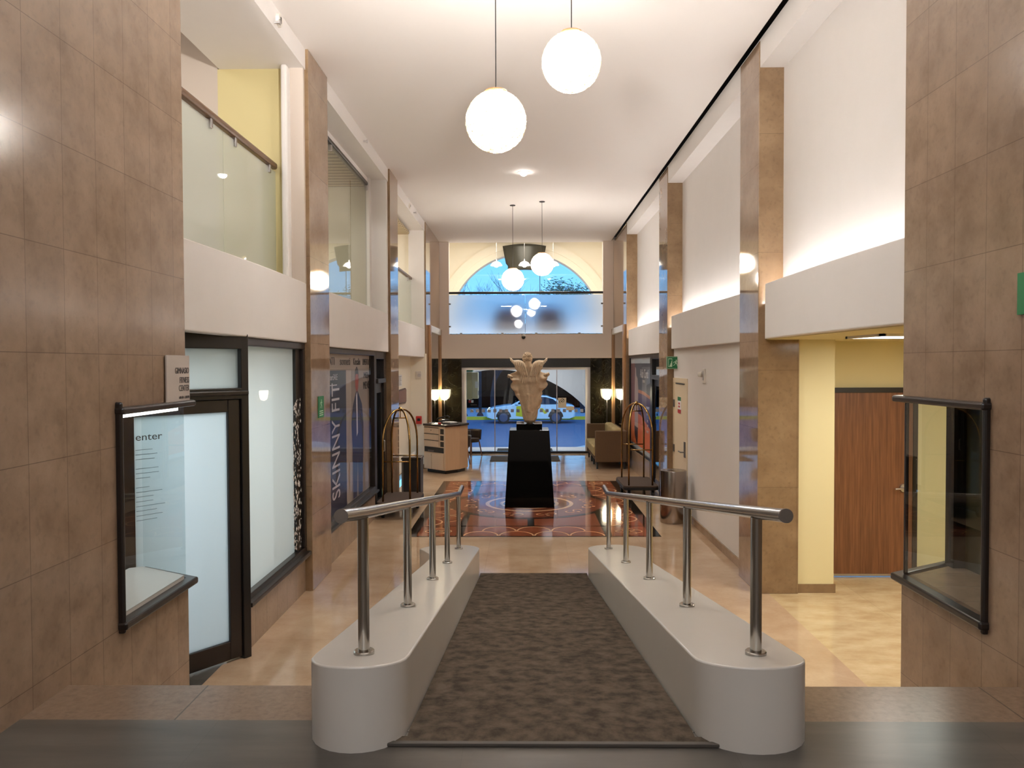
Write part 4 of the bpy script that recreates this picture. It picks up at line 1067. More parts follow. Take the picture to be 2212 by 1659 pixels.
# dark armchairs on the balcony behind the glass
def armchair(x, y, label):
    o = thing('armchair', label, 'armchair', (x, y, 3.16), group='armchairs on the balcony')
    f = mat('navy_armchair_fabric', srgb(48, 52, 96), 0.8)
    MB().box(-0.33, 0.33, -0.30, 0.30, 0.18, 0.42).build('seat', f, o, bevel=0.05)
    MB().box(-0.33, 0.33, -0.38, -0.26, 0.30, 0.84).build('backrest', f, o, bevel=0.05)
    for s in (-1, 1):
        MB().box(s * 0.36 - 0.05, s * 0.36 + 0.05, -0.36, 0.30, 0.18, 0.60).build('armrest', f, o, bevel=0.03)
        for t in (-0.28, 0.24): MB().tube([(s * 0.3, t, 0.0), (s * 0.3, t, 0.2)], 0.02, 8).build('leg', M['black'], o)
armchair(-0.42, 22.7, 'dark armchair seen blurred through the frosted balcony glass, nearer the bare tree')
armchair(0.72, 22.7, 'dark armchair seen blurred through the frosted balcony glass, nearer the leafy tree')

o = thing('security_camera', 'small dome camera under the balcony glass above the statue', 'security camera', (0.015, YF - 0.08, 3.10))
MB().lathe([(0.05, 0.0), (0.05, 0.05), (0.03, 0.07)], n=20).build('mount', M['vent_white'], o, smooth=True)
MB().ball((0, 0, -0.01), 0.055, 20, 12).build('dome', M['black'], o, smooth='all')
MB().box(-0.02, 0.02, 0.02, 0.07, 0.0, 0.05).build('bracket', M['vent_white'], o)
# ================================================================== STATUE ON ITS PEDESTAL
PX, PY = 0.10, 13.50
o = thing('pedestal', 'tall black tapering pedestal standing on the floor medallion', 'pedestal', (PX, PY, 0))
b = MB(); h = 1.275
def frust(b, w0, w1, z0, z1, mi=0):
    vs = [(s * w, t * w, z) for (w, z) in ((w0, z0), (w1, z1)) for (s, t) in ((-1, -1), (1, -1), (1, 1), (-1, 1))]
    b.add(vs, [(0, 3, 2, 1), (4, 5, 6, 7), (0, 1, 5, 4), (1, 2, 6, 5), (2, 3, 7, 6), (3, 0, 4, 7)], mi)
frust(b, 0.41, 0.33, 0.0, h)
b.build('shaft', M['blackstone'], o, bevel=0.006)
MB().box(-0.215, 0.215, -0.215, 0.215, h, h + 0.095).build('plinth_block', M['blackstone'], o, bevel=0.004)
for s in (-1, 1):
    for t in (-1, 1):
        MB().prism([(s * 0.215, t * 0.215), (s * 0.085, t * 0.215), (s * 0.215, t * 0.085)], h + 0.095, h + 0.112, 'z').build('corner_plate', M['silver'], o)

ZS = h + 0.095
o = thing('angel_statue', 'sandstone angel statue seen from behind with raised wings and swirling robe', 'statue', (PX + 0.005, PY, ZS))
# robe silhouette: height (m) above foot, left and right reach (m) from the centre line
K = 1072.0
prof = [(1446, 664, 745), (1436, 632, 778), (1415, 606, 800), (1380, 590, 822), (1340, 576, 836), (1290, 564, 846), (1240, 560, 852), (1200, 556, 856), (1170, 548, 886), (1140, 545, 900),
        (1100, 536, 905), (1060, 520, 922), (1030, 510, 932), (1000, 492, 918), (970, 468, 908), (935, 440, 922), (905, 436, 936), (870, 425, 925), (840, 395, 945), (810, 370, 985), (775, 356, 1018),
        (745, 360, 1036), (715, 372, 1030), (690, 398, 1004), (665, 372, 1008), (640, 352, 1022), (610, 330, 1026), (585, 312, 1040), (560, 330, 1056), (540, 372, 1020), (520, 430, 930), (490, 468, 896), (455, 520, 860), (420, 556, 812), (390, 590, 766), (360, 612, 740), (320, 620, 725)]
prof = [((1446 - y) / K, (l - 697) / K, (r - 697) / K) for (y, l, r) in prof]
def lerp_prof(z):
    for i in range(len(prof) - 1):
        if prof[i][0] <= z <= prof[i + 1][0]:
            t = (z - prof[i][0]) / (prof[i + 1][0] - prof[i][0] + 1e-9)
            return (prof[i][1] + (prof[i + 1][1] - prof[i][1]) * t, prof[i][2] + (prof[i + 1][2] - prof[i][2]) * t)
    return prof[-1][1:]
def robe(u, v):
    z = prof[-1][0] * v
    l, r = lerp_prof(z); c = (l + r) / 2; w = (r - l) / 2
    a = 2 * PI * u
    x = c + w * math.cos(a)
    body = 0.115 if z < 0.45 else (0.12 if z < 0.75 else 0.085)
    if z < 0.06: body = 0.06 + z
    sx = x - 0.0
    d = 0.035 + body * math.exp(-(sx / 0.15) ** 2)
    s = math.sin(a)
    y = -d * s
    # folds radiating from the back seam, only where the cloth is wide
    ang = math.atan2(x + 0.01, z + 0.02)
    amp = 0.017 * min(1, abs(x) * 9) * (0.4 if z < 0.25 else (1 if z < 0.86 else 0.3))
    y += amp * (1 - 2 * abs(math.sin(ang * 13 + 0.7 * math.sin(z * 7 + x * 9))) ** 0.8) * (1 if s > 0 else 0.6) * min(1, abs(s) * 3)
    y += 0.006 * math.sin(x * 60 + z * 22) * min(1, abs(x) * 6)
    if s > 0 and 0.5 < z < 0.72: y += 0.035 * math.exp(-((x + 0.02 - (0.72 - z) * 0.12) / 0.017) ** 2)       # seam
    if s > 0 and 0.2 < z < 0.5: y += 0.02 * math.exp(-((x - 0.045) / 0.02) ** 2) - 0.03 * math.exp(-((x + 0.012) / 0.026) ** 2)   # leg
    # ruffled outer hems
    y += 0.035 * math.sin(z * 38 + (1 if x > 0 else 2.2)) * min(1, max(0, (abs(x) - 0.14) * 8))
    return (x, y, z)
b = MB(); b.grid(robe, 96, 110, wrap=True)
b.build('robe', M['statue'], o, smooth='all')
# foot and calf showing under the hem
MB().tube([(-0.012, -0.11, 0.47), (-0.016, -0.150, 0.36), (-0.02, -0.160, 0.27), (-0.022, -0.150, 0.21)], [0.020, 0.030, 0.026, 0.018], 12).ball((-0.022, -0.155, 0.225), 0.022, 12, 8, sc=(1, 1, 1.5)).build('calf', M['statue'], o, smooth='all')
# head with curls and a small face on the far side
hc = (-0.030, 0.0, 1.105)
b = MB(); b.ball(hc, 0.070, 24, 16, sc=(1, 1.05, 1.22)); b.ball((hc[0], hc[1] + 0.078, hc[2] - 0.01), 0.012, 8, 6, sc=(0.8, 1, 1.6))
for s in (-1, 1): b.ball((hc[0] + s * 0.026, hc[1] + 0.066, hc[2] + 0.008), 0.010, 8, 6)
b.ball((hc[0], hc[1] + 0.068, hc[2] - 0.038), 0.012, 8, 6, sc=(1.5, 0.6, 0.5))
b.tube([(hc[0], 0, 0.98), (hc[0], 0, 1.06)], [0.036, 0.030], 14)
b.build('head', M['statue'], o, smooth='all')
rnd = random.Random(4); b = MB()
for k in range(330):
    t = rnd.uniform(-0.75, 1.0); a = rnd.uniform(0, 2 * PI); rr_ = math.sqrt(max(0, 1 - t * t))
    if math.sin(a) > 0.45 and t < 0.55: continue
    R = rnd.uniform(0.070, 0.080); p = Vector((hc[0] + R * rr_ * math.cos(a), hc[1] + R * 1.05 * rr_ * math.sin(a), hc[2] + R * 1.2 * t)); r = rnd.uniform(0.007, 0.013)
    ax = Vector((rr_ * math.cos(a), rr_ * math.sin(a), t)); u = ax.orthogonal().normalized(); v = ax.cross(u)
    b.tube([p + (u * math.cos(q) + v * math.sin(q)) * r * (1 - q / 14) + ax * q * 0.0012 for q in [0.7 * i for i in range(9)]], 0.0065, 6)
b.build('curls', M['statue'], o, smooth='all')
# wings
def px(x, y): return ((x - 697) / K, (1446 - y) / K)
def leaf(b, p, tip, w, yoff, th=0.014):
    p, tip = Vector((p[0], 0, p[1])), Vector((tip[0], 0, tip[1])); d = tip - p; L_ = d.length; d.normalize(); n = Vector((-d.z, 0, d.x))
    def fn(u, v):
        a = 2 * PI * u; ww = w * (0.55 + 0.45 * math.sin(PI * min(1, v * 1.1))) * (1 if v < 0.8 else math.sqrt(max(0, 1 - ((v - 0.8) / 0.2) ** 2)) + 0.02)
        q = p + d * (L_ * v) + n * (ww * math.cos(a))
        return (q.x, yoff - th * v - th * 0.6 * math.sin(a) * (1 if v < .98 else .2), q.z)
    b.grid(fn, 10, 8, wrap=True)
for s in (-1, 1):
    def W(x, y):
        q = px(x, y)
        return q if s < 0 else (-q[0] - 0.022, q[1] - 0.004)
    b = MB()
    outl = [(335, 245), (372, 262), (410, 300), (500, 293), (560, 308), (612, 350), (640, 420), (655, 500), (672, 590), (640, 640), (560, 600), (500, 525), (455, 470), (430, 400), (395, 345), (350, 290)]
    P_ = [W(*q) for q in outl]
    cxm = sum(q[0] for q in P_) / len(P_); czm = sum(q[1] for q in P_) / len(P_)
    rings = []
    for (sc_, yo) in ((1.0, -0.10), (0.97, -0.125), (0.75, -0.145), (0.3, -0.152)):
        rings.append([(cxm + (q[0] - cxm) * sc_, yo - 0.12 * max(0, 0.16 - abs(q[0])) , czm + (q[1] - czm) * sc_) for q in P_])
    back = [(q[0], q[1] + 0.035, q[2]) for q in rings[0]]
    allr = [back] + rings; n = len(P_); vs = [q for r in allr for q in r]; fs = []
    for i in range(len(allr) - 1):
        for k in range(n): fs.append((i * n + k, i * n + (k + 1) % n, (i + 1) * n + (k + 1) % n, (i + 1) * n + k))
    fs.append(tuple(range(n))); fs.append(tuple((len(allr) - 1) * n + k for k in range(n)))
    b.add(vs, fs)
    rows = [  # (root, tip, halfwidth, depth)
        [((560, 560), (530, 702), 17), ((590, 575), (568, 722), 17), ((615, 590), (606, 722), 16), ((638, 600), (640, 738), 17), ((655, 600), (668, 715), 15), ((668, 580), (684, 690), 13)],
        [((530, 470), (552, 585), 16), ((555, 470), (580, 590), 16), ((585, 470), (608, 585), 16), ((612, 480), (640, 588), 16), ((635, 500), (665, 590), 15)],
        [((440, 380), (462, 470), 15), ((460, 390), (486, 500), 15), ((485, 400), (515, 530), 16), ((512, 410), (545, 545), 16), ((545, 410), (580, 520), 15), ((580, 420), (610, 515), 15), ((610, 430), (642, 520), 14)],
        [((365, 275), (362, 318), 10), ((385, 290), (384, 345), 12), ((405, 310), (410, 372), 13), ((425, 325), (436, 405), 14), ((455, 330), (470, 415), 14), ((490, 330), (508, 425), 15), ((525, 335), (545, 430), 15), ((560, 350), (585, 440), 15), ((590, 370), (620, 450), 14)],
    ]
    for ri, row in enumerate(rows):
        for (a_, t_, w_) in row:
            leaf(b, W(*a_), W(*t_), w_ / K, -0.150 - 0.006 * ri)
    b.build('wing', M['statue'], o, smooth='all')
# ruffled cloth ends at both sides
for s, (ex, ey) in ((-1, (318, 590)), (1, (1042, 556))):
    q = px(ex, ey); b = MB()
    pts = [(q[0] - s * 0.06, -0.02, q[1] - 0.03), (q[0] - s * 0.03, -0.035, q[1]), (q[0], -0.01, q[1] + 0.018), (q[0] + s * 0.012, 0.02, q[1] - 0.004), (q[0] - s * 0.004, 0.03, q[1] - 0.03)]
    b.tube(pts, [0.03, 0.024, 0.018, 0.014, 0.008], 10)
    b.build('cloth_fold', M['statue'], o, smooth='all')

# ================================================================== LUGGAGE CARTS
def cart(x, y, wx, ly, label):
    o = thing('luggage_cart', label, 'luggage cart', (x, y, 0), group='brass luggage carts')
    hx, hy = wx / 2, ly / 2; zp = 0.25
    q = []
    for (sx, sy) in ((1, 1), (-1, 1), (-1, -1), (1, -1)):
        for i in range(5):
            a = {(1, 1): 0, (-1, 1): PI / 2, (-1, -1): PI, (1, -1): 3 * PI / 2}[(sx, sy)] + PI / 2 * i / 4
            q.append((sx * hx + 0.10 * math.cos(a), sy * hy + 0.10 * math.sin(a)))
    MB().prism(q, zp - 0.05, zp, 'z').build('platform', M['bed'], o, bevel=0.008)
    q2 = [(a * 1.02, c * 1.01) for a, c in q]
    MB().prism(q2, zp - 0.075, zp - 0.02, 'z').build('bumper', M['rubber'], o, bevel=0.01)
    top = 1.66
    for sx in (-1, 1):
        for sy in (-1, 1):
            X, Y = sx * hx, sy * hy
            pth = [(X, Y, zp - 0.01), (X, Y, 0.8), (X, Y, 1.12)]
            for i in range(1, 11):
                t = i / 10 * PI / 2
                pth.append((X * math.cos(t) ** 0.9 if i < 10 else 0, Y * math.cos(t) ** 0.9 if i < 10 else 0, 1.12 + (top - 1.12) * math.sin(t)))
            MB().tube(pth, 0.0155, 12).build('arch_post', M['brass'], o, smooth='all')
            w = MB(); w.tube([(X - 0.02, Y, 0.085), (X + 0.02, Y, 0.085)], 0.085, 20)
            wo_ = w.build('wheel', M['rubber'], o, smooth=True)
            MB().box(X - 0.035, X - 0.025, Y - 0.03, Y + 0.03, 0.07, 0.18).box(X + 0.025, X + 0.035, Y - 0.03, Y + 0.03, 0.07, 0.18).build('caster_fork', M['steel_cap'], wo_)
    for sy in (-1, 1):
        MB().tube([(-hx, sy * hy, 0.87), (hx, sy * hy, 0.87)], 0.010, 10).build('cross_rail', M['brass'], o, smooth='all')
    MB().lathe([(0.04, -0.03), (0.045, 0.0), (0.03, 0.015), (0.02, 0.03), (0.0, 0.04)], (0, 0, top), 18).build('finial', M['brass'], o, smooth='all')
    MB().tube([(0, 0, top - 0.02), (0, 0, top - 0.14)], 0.007, 8).tube([(-0.10, -0.04, top - 0.14), (0.10, 0.04, top - 0.14)], 0.011, 10).build('hanger_bar', M['brass'], o, smooth='all')
    return o
cart(-1.965, 12.68, 0.42, 0.86, 'brass luggage cart in front of the navy and grey menswear poster shop')
cart(2.045, 14.38, 0.41, 1.0, 'brass luggage cart in front of the slate, purple and orange poster')
o = thing('waste_bin', 'dark bin with a paper on top, behind the luggage cart at the left pillar', 'bin', (-2.02, 14.45, 0))
MB().box(-0.17, 0.17, -0.20, 0.20, 0.0, 0.66).build('body', M['black'], o, bevel=0.02)
MB().box(-0.18, 0.18, -0.21, 0.21, 0.66, 0.70).build('lid', M['frame'], o, bevel=0.01)
MB().box(-0.171, -0.14, -0.205, -0.20, 0.02, 0.64).build('corner_strip', M['steel_cap'], o)
o = thing('leaflet', 'folded white leaflet standing on top of the dark bin', 'leaflet', (-2.03, 14.45, 0.70))
MB().poly([(-0.08, -0.05, 0.001), (0.06, -0.05, 0.001), (0.06, 0.0, 0.10)]).poly([(-0.08, 0.05, 0.001), (0.06, 0.05, 0.001), (0.06, 0.0, 0.10)]).build('paper', M['paper'], o, solid=0.002)

# ================================================================== LEFT RECESS WALL FITTINGS
o = thing('wall_plaque', 'dark red wooden plaque on the cream recess wall', 'plaque', (-2.55, 16.7, 1.72))
MB().prism([(16.05, 1.56), (17.10, 1.54), (17.22, 1.58), (17.22, 1.83), (17.10, 1.87), (16.05, 1.85)], -2.56, -2.53, 'x').build('board', mat('plaque_wood', srgb(66, 34, 24), 0.4), o, world=True, bevel=0.006)
MB().prism([(16.1, 1.59), (17.06, 1.575), (17.17, 1.60), (17.17, 1.81), (17.06, 1.84), (16.1, 1.82)], -2.53, -2.526, 'x').build('face', mat('plaque_copper', srgb(126, 78, 56), 0.35, 0.3), o, world=True)
o = thing('wall_notice', 'printed white notice above the wooden plaque', 'notice', (-2.55, 16.3, 2.0))
MB().box(-2.56, -2.555, 16.0, 16.75, 1.92, 2.16).build('sheet', M['paper'], o, world=True)
b = MB()
for k in range(7): b.box(-2.555, -2.554, 16.08, 16.66 - 0.05 * (k % 3), 1.95 + k * 0.028, 1.96 + k * 0.028)
b.build('print_lines', M['ink_grey'], o, world=True)
o = thing('wall_thermostat', 'small white control unit high on the cream end wall', 'thermostat', (-2.36, 18.07, 2.14))
MB().box(-2.44, -2.31, 18.05, 18.08, 2.05, 2.22).build('plate', M['vent_white'], o, world=True, bevel=0.006)
MB().tube([(-2.36, 18.05, 2.13), (-2.36, 18.03, 2.13)], 0.04, 18).build('dial', M['silver'], o, world=True, smooth=True)
o = thing('fire_alarm', 'red fire alarm pull station on the cream end wall', 'fire alarm', (-2.37, 18.07, 1.10))
MB().box(-2.44, -2.31, 18.03, 18.08, 1.02, 1.20).build('box', M['red'], o, world=True, bevel=0.006)
MB().box(-2.41, -2.34, 18.02, 18.03, 1.09, 1.15).build('handle', M['black'], o, world=True)

# ================================================================== PODIUM
a0, a1, a2 = Vector((-2.20, 17.62, 0)), Vector((-1.68, 17.10, 0)), Vector((-1.36, 18.0, 0))
fd = (a1 - a0); fl = fd.length; ang = math.atan2(fd.y, fd.x)
o = thing('podium', 'pale maple reception podium with drawers and dark top beside the left mirror', 'podium', a0, ang)
sd = 0.78
MB().prism([(0, 0), (fl, 0), (fl - 0.02, 0.42), (fl - 0.16, sd), (0.0, sd)], 0.075, 1.02, 'z').build('body', [M['maple_side']], o)
MB().prism([(0.06, 0.04), (fl - 0.04, 0.04), (fl - 0.07, 0.40), (fl - 0.20, sd - .05), (0.06, sd - .05)], 0.0, 0.075, 'z').build('toe_kick', M['black'], o)
MB().prism([(-0.02, -0.02), (fl + 0.02, -0.02), (fl + 0.01, 0.43), (fl - 0.14, sd + 0.02), (-0.02, sd + 0.02)], 1.02, 1.065, 'z').build('top', M['darktop'], o, bevel=0.004)
MB().box(0.0, fl, -0.004, 0.0, 0.075, 1.02).build('front_panel', M['maple'], o)
dw = fl - 0.20
for k, (z0, z1) in enumerate(((0.86, 0.985), (0.72, 0.845), (0.585, 0.705))):
    d = MB().box(0.02, dw, -0.022, -0.004, z0, z1).build('drawer', M['maple'], o, bevel=0.002)
    MB().box(0.02, dw - 0.02, -0.024, -0.010, z1, z1 + 0.010).build('finger_gap_shade', M['black'], d)  # black strip painting the shade of the gap above the drawer
    if k == 0: MB().tube([(dw / 2, -0.022, 0.93), (dw / 2, -0.028, 0.93)], 0.010, 12).build('lock', M['steel_cap'], d)
for (z0, z1) in ((0.86, 0.975), (0.725, 0.83), (0.585, 0.695)):
    MB().box(fl - 0.165, fl - 0.05, -0.007, -0.0042, z0, z1).build('pigeonhole_shade', M['frame'], o)  # flat dark panels for the shade inside the pigeonholes
MB().box(0.02, fl - 0.05, -0.007, -0.0042, 0.45, 0.565).build('open_shelf_shade', M['black'], o)  # flat black panel for the shade inside the open shelf
MB().box(0.14, 0.34, -0.012, -0.007, 0.46, 0.50).build('shelf_papers', M['ink_grey'], o)
for (x0, x1) in ((0.02, 0.275), (0.285, fl - 0.05)):
    d = MB().box(x0, x1, -0.022, -0.004, 0.085, 0.43).build('door', M['maple'], o, bevel=0.002)
MB().tube([(0.27, -0.022, 0.39), (0.27, -0.027, 0.39)], 0.008, 10).build('door_lock', M['steel_cap'], o)
def on_podium(u, v): p = a0 + Vector((math.cos(ang) * u - math.sin(ang) * v, math.sin(ang) * u + math.cos(ang) * v, 0)); return (p.x, p.y, 1.065)
o = thing('desk_phone', 'black desk phone on the dark podium top', 'phone', on_podium(0.22, 0.38), ang)
MB().prism([(-0.10, 0.0), (0.10, 0.0), (0.10, 0.09), (-0.10, 0.03)], -0.09, 0.09, 'x').build('base', M['black'], o, bevel=0.006)
MB().tube([(-0.13, -0.09, 0.06), (-0.12, -0.07, 0.10), (0.05, 0.07, 0.16), (0.09, 0.09, 0.13)], [0.022, 0.016, 0.016, 0.022], 10).build('handset', M['black'], o, smooth='all')
MB().box(-0.03, 0.05, -0.05, 0.0, 0.075, 0.08).build('display', M['silver'], o)
o = thing('paper_tray', 'white papers in a low tray on the podium top', 'papers', on_podium(0.47, 0.34), ang)
MB().box(-0.14, 0.16, -0.12, 0.12, 0.0, 0.015).build('tray', M['black'], o)
MB().box(-0.12, 0.14, -0.10, 0.10, 0.015, 0.045).build('paper_stack', M['paper'], o, bevel=0.004)
tag(MB().box(-1.87, -1.80, 17.36, 17.43, 1.066, 1.10).build('stapler', M['red'], bevel=0.01), 'small red stapler near the front of the podium top', 'stapler')
tag(MB().box(-2.10, -1.98, 17.66, 17.74, 1.066, 1.078).build('notepad', M['paper'], bevel=0.002), 'small white notepad on the podium top beside the phone', 'notepad')

# table and two chairs behind the podium
o = thing('side_table', 'small wooden table half hidden behind the podium', 'table', (-1.78, 19.95, 0))
MB().prism([(0.36 * math.cos(2 * PI * k / 24), 0.36 * math.sin(2 * PI * k / 24)) for k in range(24)], 0.70, 0.735, 'z').build('table_top', M['woodtrim'], o, bevel=0.006)
MB().tube([(0, 0, 0.02), (0, 0, 0.70)], 0.035, 12).build('pedestal_leg', M['black'], o, smooth='all')
MB().lathe([(0.22, 0.0), (0.21, 0.02), (0.04, 0.03)], n=24).build('foot', M['black'], o, smooth=True)
def chair(x, y, rz, label):
    o = thing('bucket_chair', label, 'chair', (x, y, 0), rz, 'dark bucket chairs behind the podium')
    f = M['chairfab']
    def shell(u, v):
        a = -0.25 * PI + 1.5 * PI * u; R = 0.235 + 0.02 * v
        return (R * math.sin(a - PI / 2) , R * math.cos(a - PI / 2) , 0.42 + 0.26 * v)
    MB().grid(shell, 18, 4).build('backrest', f, o, smooth='all', solid=0.05)
    MB().lathe([(0.20, 0.36), (0.225, 0.40), (0.22, 0.46), (0.0, 0.475)], n=24).build('seat', f, o, smooth=True)
    for sx in (-1, 1):
        for sy in (-1, 1):
            MB().tube([(sx * 0.15, sy * 0.15, 0.38), (sx * 0.20, sy * 0.20, 0.0)], [0.018, 0.012], 8).build('leg', M['walnut'], o, smooth='all')
M['chairfab'] = mat('dark_chair_leather', srgb(58, 46, 40), 0.5)
chair(-1.52, 18.95, 0.3, 'dark bucket chair close behind the podium, nearer the camera')
chair(-1.36, 20.62, 0.8, 'dark bucket chair beside the small table at the glass entrance')

# ================================================================== SOFA
o = thing('sofa', 'boxy brown sofa with beige cushions along the right mirror', 'sofa', (2.02, 19.1, 0))
y0, y1, x0, x1 = 17.92, 20.30, 1.62, 2.335
MB().box(x0, x1, y0, y0 + 0.13, 0.155, 0.86).build('armrest', M['sofa_out'], o, world=True, bevel=0.02)
MB().box(x0, x1, y1 - 0.13, y1, 0.155, 0.86).build('armrest', M['sofa_out'], o, world=True, bevel=0.02)
MB().box(x1 - 0.12, x1, y0 + 0.13, y1 - 0.13, 0.155, 0.86).build('backrest', M['sofa_out'], o, world=True, bevel=0.02)
MB().box(x0 + 0.03, x1 - 0.12, y0 + 0.13, y1 - 0.13, 0.155, 0.28).build('base', M['sofa_out'], o, world=True, bevel=0.01)
n = 3; L_ = (y1 - y0 - 0.26) / n
for k in range(n):
    ya = y0 + 0.13 + k * L_
    MB().box(x0 - 0.03, x1 - 0.26, ya + 0.008, ya + L_ - 0.008, 0.28, 0.50).build('seat_cushion', M['sofa_in'], o, world=True, bevel=0.04, segs=3)
    MB().box(x1 - 0.27, x1 - 0.08, ya + 0.012, ya + L_ - 0.012, 0.44, 0.90).build('back_cushion', M['sofa_in'], o, world=True, bevel=0.05, segs=3)
for y in (y0 + 0.06, y0 + 0.9, y1 - 0.9, y1 - 0.06):
    for x in (x0 + 0.05, x1 - 0.05):
        MB().box(x - 0.02, x + 0.02, y - 0.02, y + 0.02, 0, 0.16).build('leg', M['black'], o, world=True)

# ================================================================== TORCHERE LAMPS
def torchere(x, label):
    o = thing('floor_lamp', label, 'floor lamp', (x, YF - 0.26, 0), group='lamps against the dark green marble')
    MB().lathe([(0.12, 0), (0.12, 0.015), (0.02, 0.03)], n=24).build('base', M['black'], o, smooth=True)
    MB().tube([(0, 0, 0.02), (0, 0, 1.48)], 0.014, 10).build('pole', M['frame'], o, smooth='all')
    MB().lathe([(0.02, 1.43), (0.07, 1.455), (0.10, 1.51), (0.115, 1.59), (0.12, 1.70), (0.11, 1.70)], n=32).build('bowl_shade', M['lampglow'], o, smooth='all')
torchere(-2.075, 'glowing bowl floor lamp before the green marble left of the entrance')
torchere(2.20, 'glowing bowl floor lamp before the green marble behind the sofa')

# ================================================================== ENTRANCE GLASS
o = tag(MB().box(-1.64, -1.52, YF + 0.06, YF + 0.18, 0, 2.29).box(1.66, 1.79, YF + 0.06, YF + 0.18, 0, 2.29).box(-1.52, 1.66, YF + 0.06, YF + 0.18, 2.22, 2.29).build('door_1', M['white'], bevel=0.004), kind='structure')
MB().box(-1.64, 1.79, YF - 0.10, YF + 0.02, 0.0, 0.055).build('floor_track', M['frame2'], o)
for (a, c) in ((-1.52, -0.765), (-0.755, 0.065), (0.075, 0.895), (0.905, 1.66)):
    g = MB().box(a, c, YF + 0.10, YF + 0.112, 0.02, 2.22).build('glass_leaf', M['clear'], o)
for x in (-0.76, 0.90):
    MB().box(x - 0.012, x + 0.012, YF + 0.09, YF + 0.12, 0.02, 2.22).build('leaf_edge', M['silver'], o)
M['decal'] = mat('frosted_decal', srgb(150, 156, 172), 0.6)
M['decal_white'] = mat('cream_sticker', srgb(222, 208, 180), 0.5)
b = MB()
x = -1.42
while x < 1.6:
    b.box(x, x + 0.085, YF + 0.095, YF + 0.098, 1.085, 1.17); x += 0.155
b.build('glass_decals', M['decal'], o)
s = MB().box(0.93, 1.15, YF + 0.088, YF + 0.096, 1.20, 1.47).build('no_smoking_sticker', M['decal_white'], o)
b = MB()
for i in range(20):
    t0, t1 = 2 * PI * i / 20, 2 * PI * (i + 1) / 20
    b.poly([(1.05 + r * math.cos(t), YF + 0.087, 1.40 + r * math.sin(t)) for (t, r) in ((t0, 0.040), (t0, 0.052), (t1, 0.052), (t1, 0.040))])
b.poly([(1.01, YF + 0.087, 1.37), (1.02, YF + 0.087, 1.36), (1.09, YF + 0.087, 1.43), (1.08, YF + 0.087, 1.44)])
b.poly([(0.95, YF + 0.087, 1.40), (0.965, YF + 0.087, 1.40), (0.99, YF + 0.087, 1.33), (0.98, YF + 0.087, 1.32)])
b.build('sticker_symbol', M['black'], s)
MB().box(1.15, 1.36, YF + 0.088, YF + 0.096, 1.14, 1.24).build('small_sticker', M['decal_white'], o)

o = thing('wall_cabinet', 'pale box cabinet mounted beside the entrance, under a green exit strip', 'cabinet', (-1.48, 22.2, 1.7))
MB().box(-1.75, -1.42, 22.0, 22.4, 1.40, 2.16).build('body', mat('putty_cabinet', srgb(196, 184, 140), 0.5), o, world=True, bevel=0.01)
MB().box(-1.42, -1.25, 22.02, 22.4, 1.42, 2.15).build('door', mat('putty_cabinet_door', srgb(214, 208, 176), 0.5), o, world=True, bevel=0.01)
MB().box(-1.75, -1.40, 22.0, 22.3, 2.17, 2.30).build('green_strip', M['green'], o, world=True)
MB().box(-1.33, -1.235, 21.99, 22.0, 1.72, 1.90).build('white_label', M['paper'], o, world=True)  # plain white label on the cabinet front
MB().box(-1.27, -1.23, 21.99, 22.0, 1.52, 1.64).build('small_label', M['paper'], o, world=True)
o = thing('red_notice', 'small red and white notice under the pale box cabinet', 'notice', (-1.42, 22.1, 1.35))
MB().box(-1.52, -1.44, 22.05, 22.07, 1.31, 1.38).build('red_part', M['red'], o, world=True)
MB().box(-1.44, -1.38, 22.05, 22.07, 1.31, 1.38).build('white_part', M['paper'], o, world=True)
MB().box(-1.51, -1.49, 22.07, 22.4, 1.31, 1.42).build('bracket', M['silver'], o, world=True)

# ================================================================== STREET
M['asphalt'] = mat('street_asphalt', srgb(92, 98, 122), 0.7, noise=0.1, nscale=3)
M['walk'] = mat('pavement_concrete', srgb(176, 176, 180), 0.7, noise=0.1, nscale=3)
b = MB(); b.quad((-40, 22.75, -0.10), (40, 22.75, -0.10), (40, 27.5, -0.70), (-40, 27.5, -0.70)); b.quad((-40, 27.5, -0.70), (40, 27.5, -0.70), (40, 44, -0.70), (-40, 44, -0.70))
struct(b, 'road', M['asphalt'])
struct(MB().prism([(0.9, 26.6), (1.8, 27.6), (3.0, 29.5), (5.0, 30.8), (12, 31.4), (12, 26.6)], -0.9, -0.50, 'z'), 'pavement', M['walk'], bevel=0.03)
struct(MB().box(-40, 40, 44.0, 44.25, -0.75, -0.53), 'kerb', mat('yellow_kerb_paint', srgb(226, 196, 40), 0.6))
struct(MB().box(-40, 40, 44.25, 56, -0.75, -0.56), 'pavement', M['walk'])
M['hedge'] = mat('dark_evening_hedge', srgb(10, 12, 14), 0.95, noise=0.4, nscale=3, spec=0.0)
rnd = random.Random(9)
b = MB()
def hed(u, v):
    return (-14 + 28 * u, 54 - 0.6 * math.sin(v * PI) + 0.35 * math.sin(u * 40) * math.sin(v * 9 + u * 7), -0.6 + 3.7 * v + 0.3 * v * math.sin(u * 23))
b.grid(hed, 60, 20)
tag(b.build('hedge', M['hedge'], smooth='all', solid=0.3), 'dark clipped hedge across the street behind the taxi', 'hedge')
M['bark'] = mat('dark_tree_bark', srgb(38, 40, 52), 0.9, noise=0.4, nscale=6)

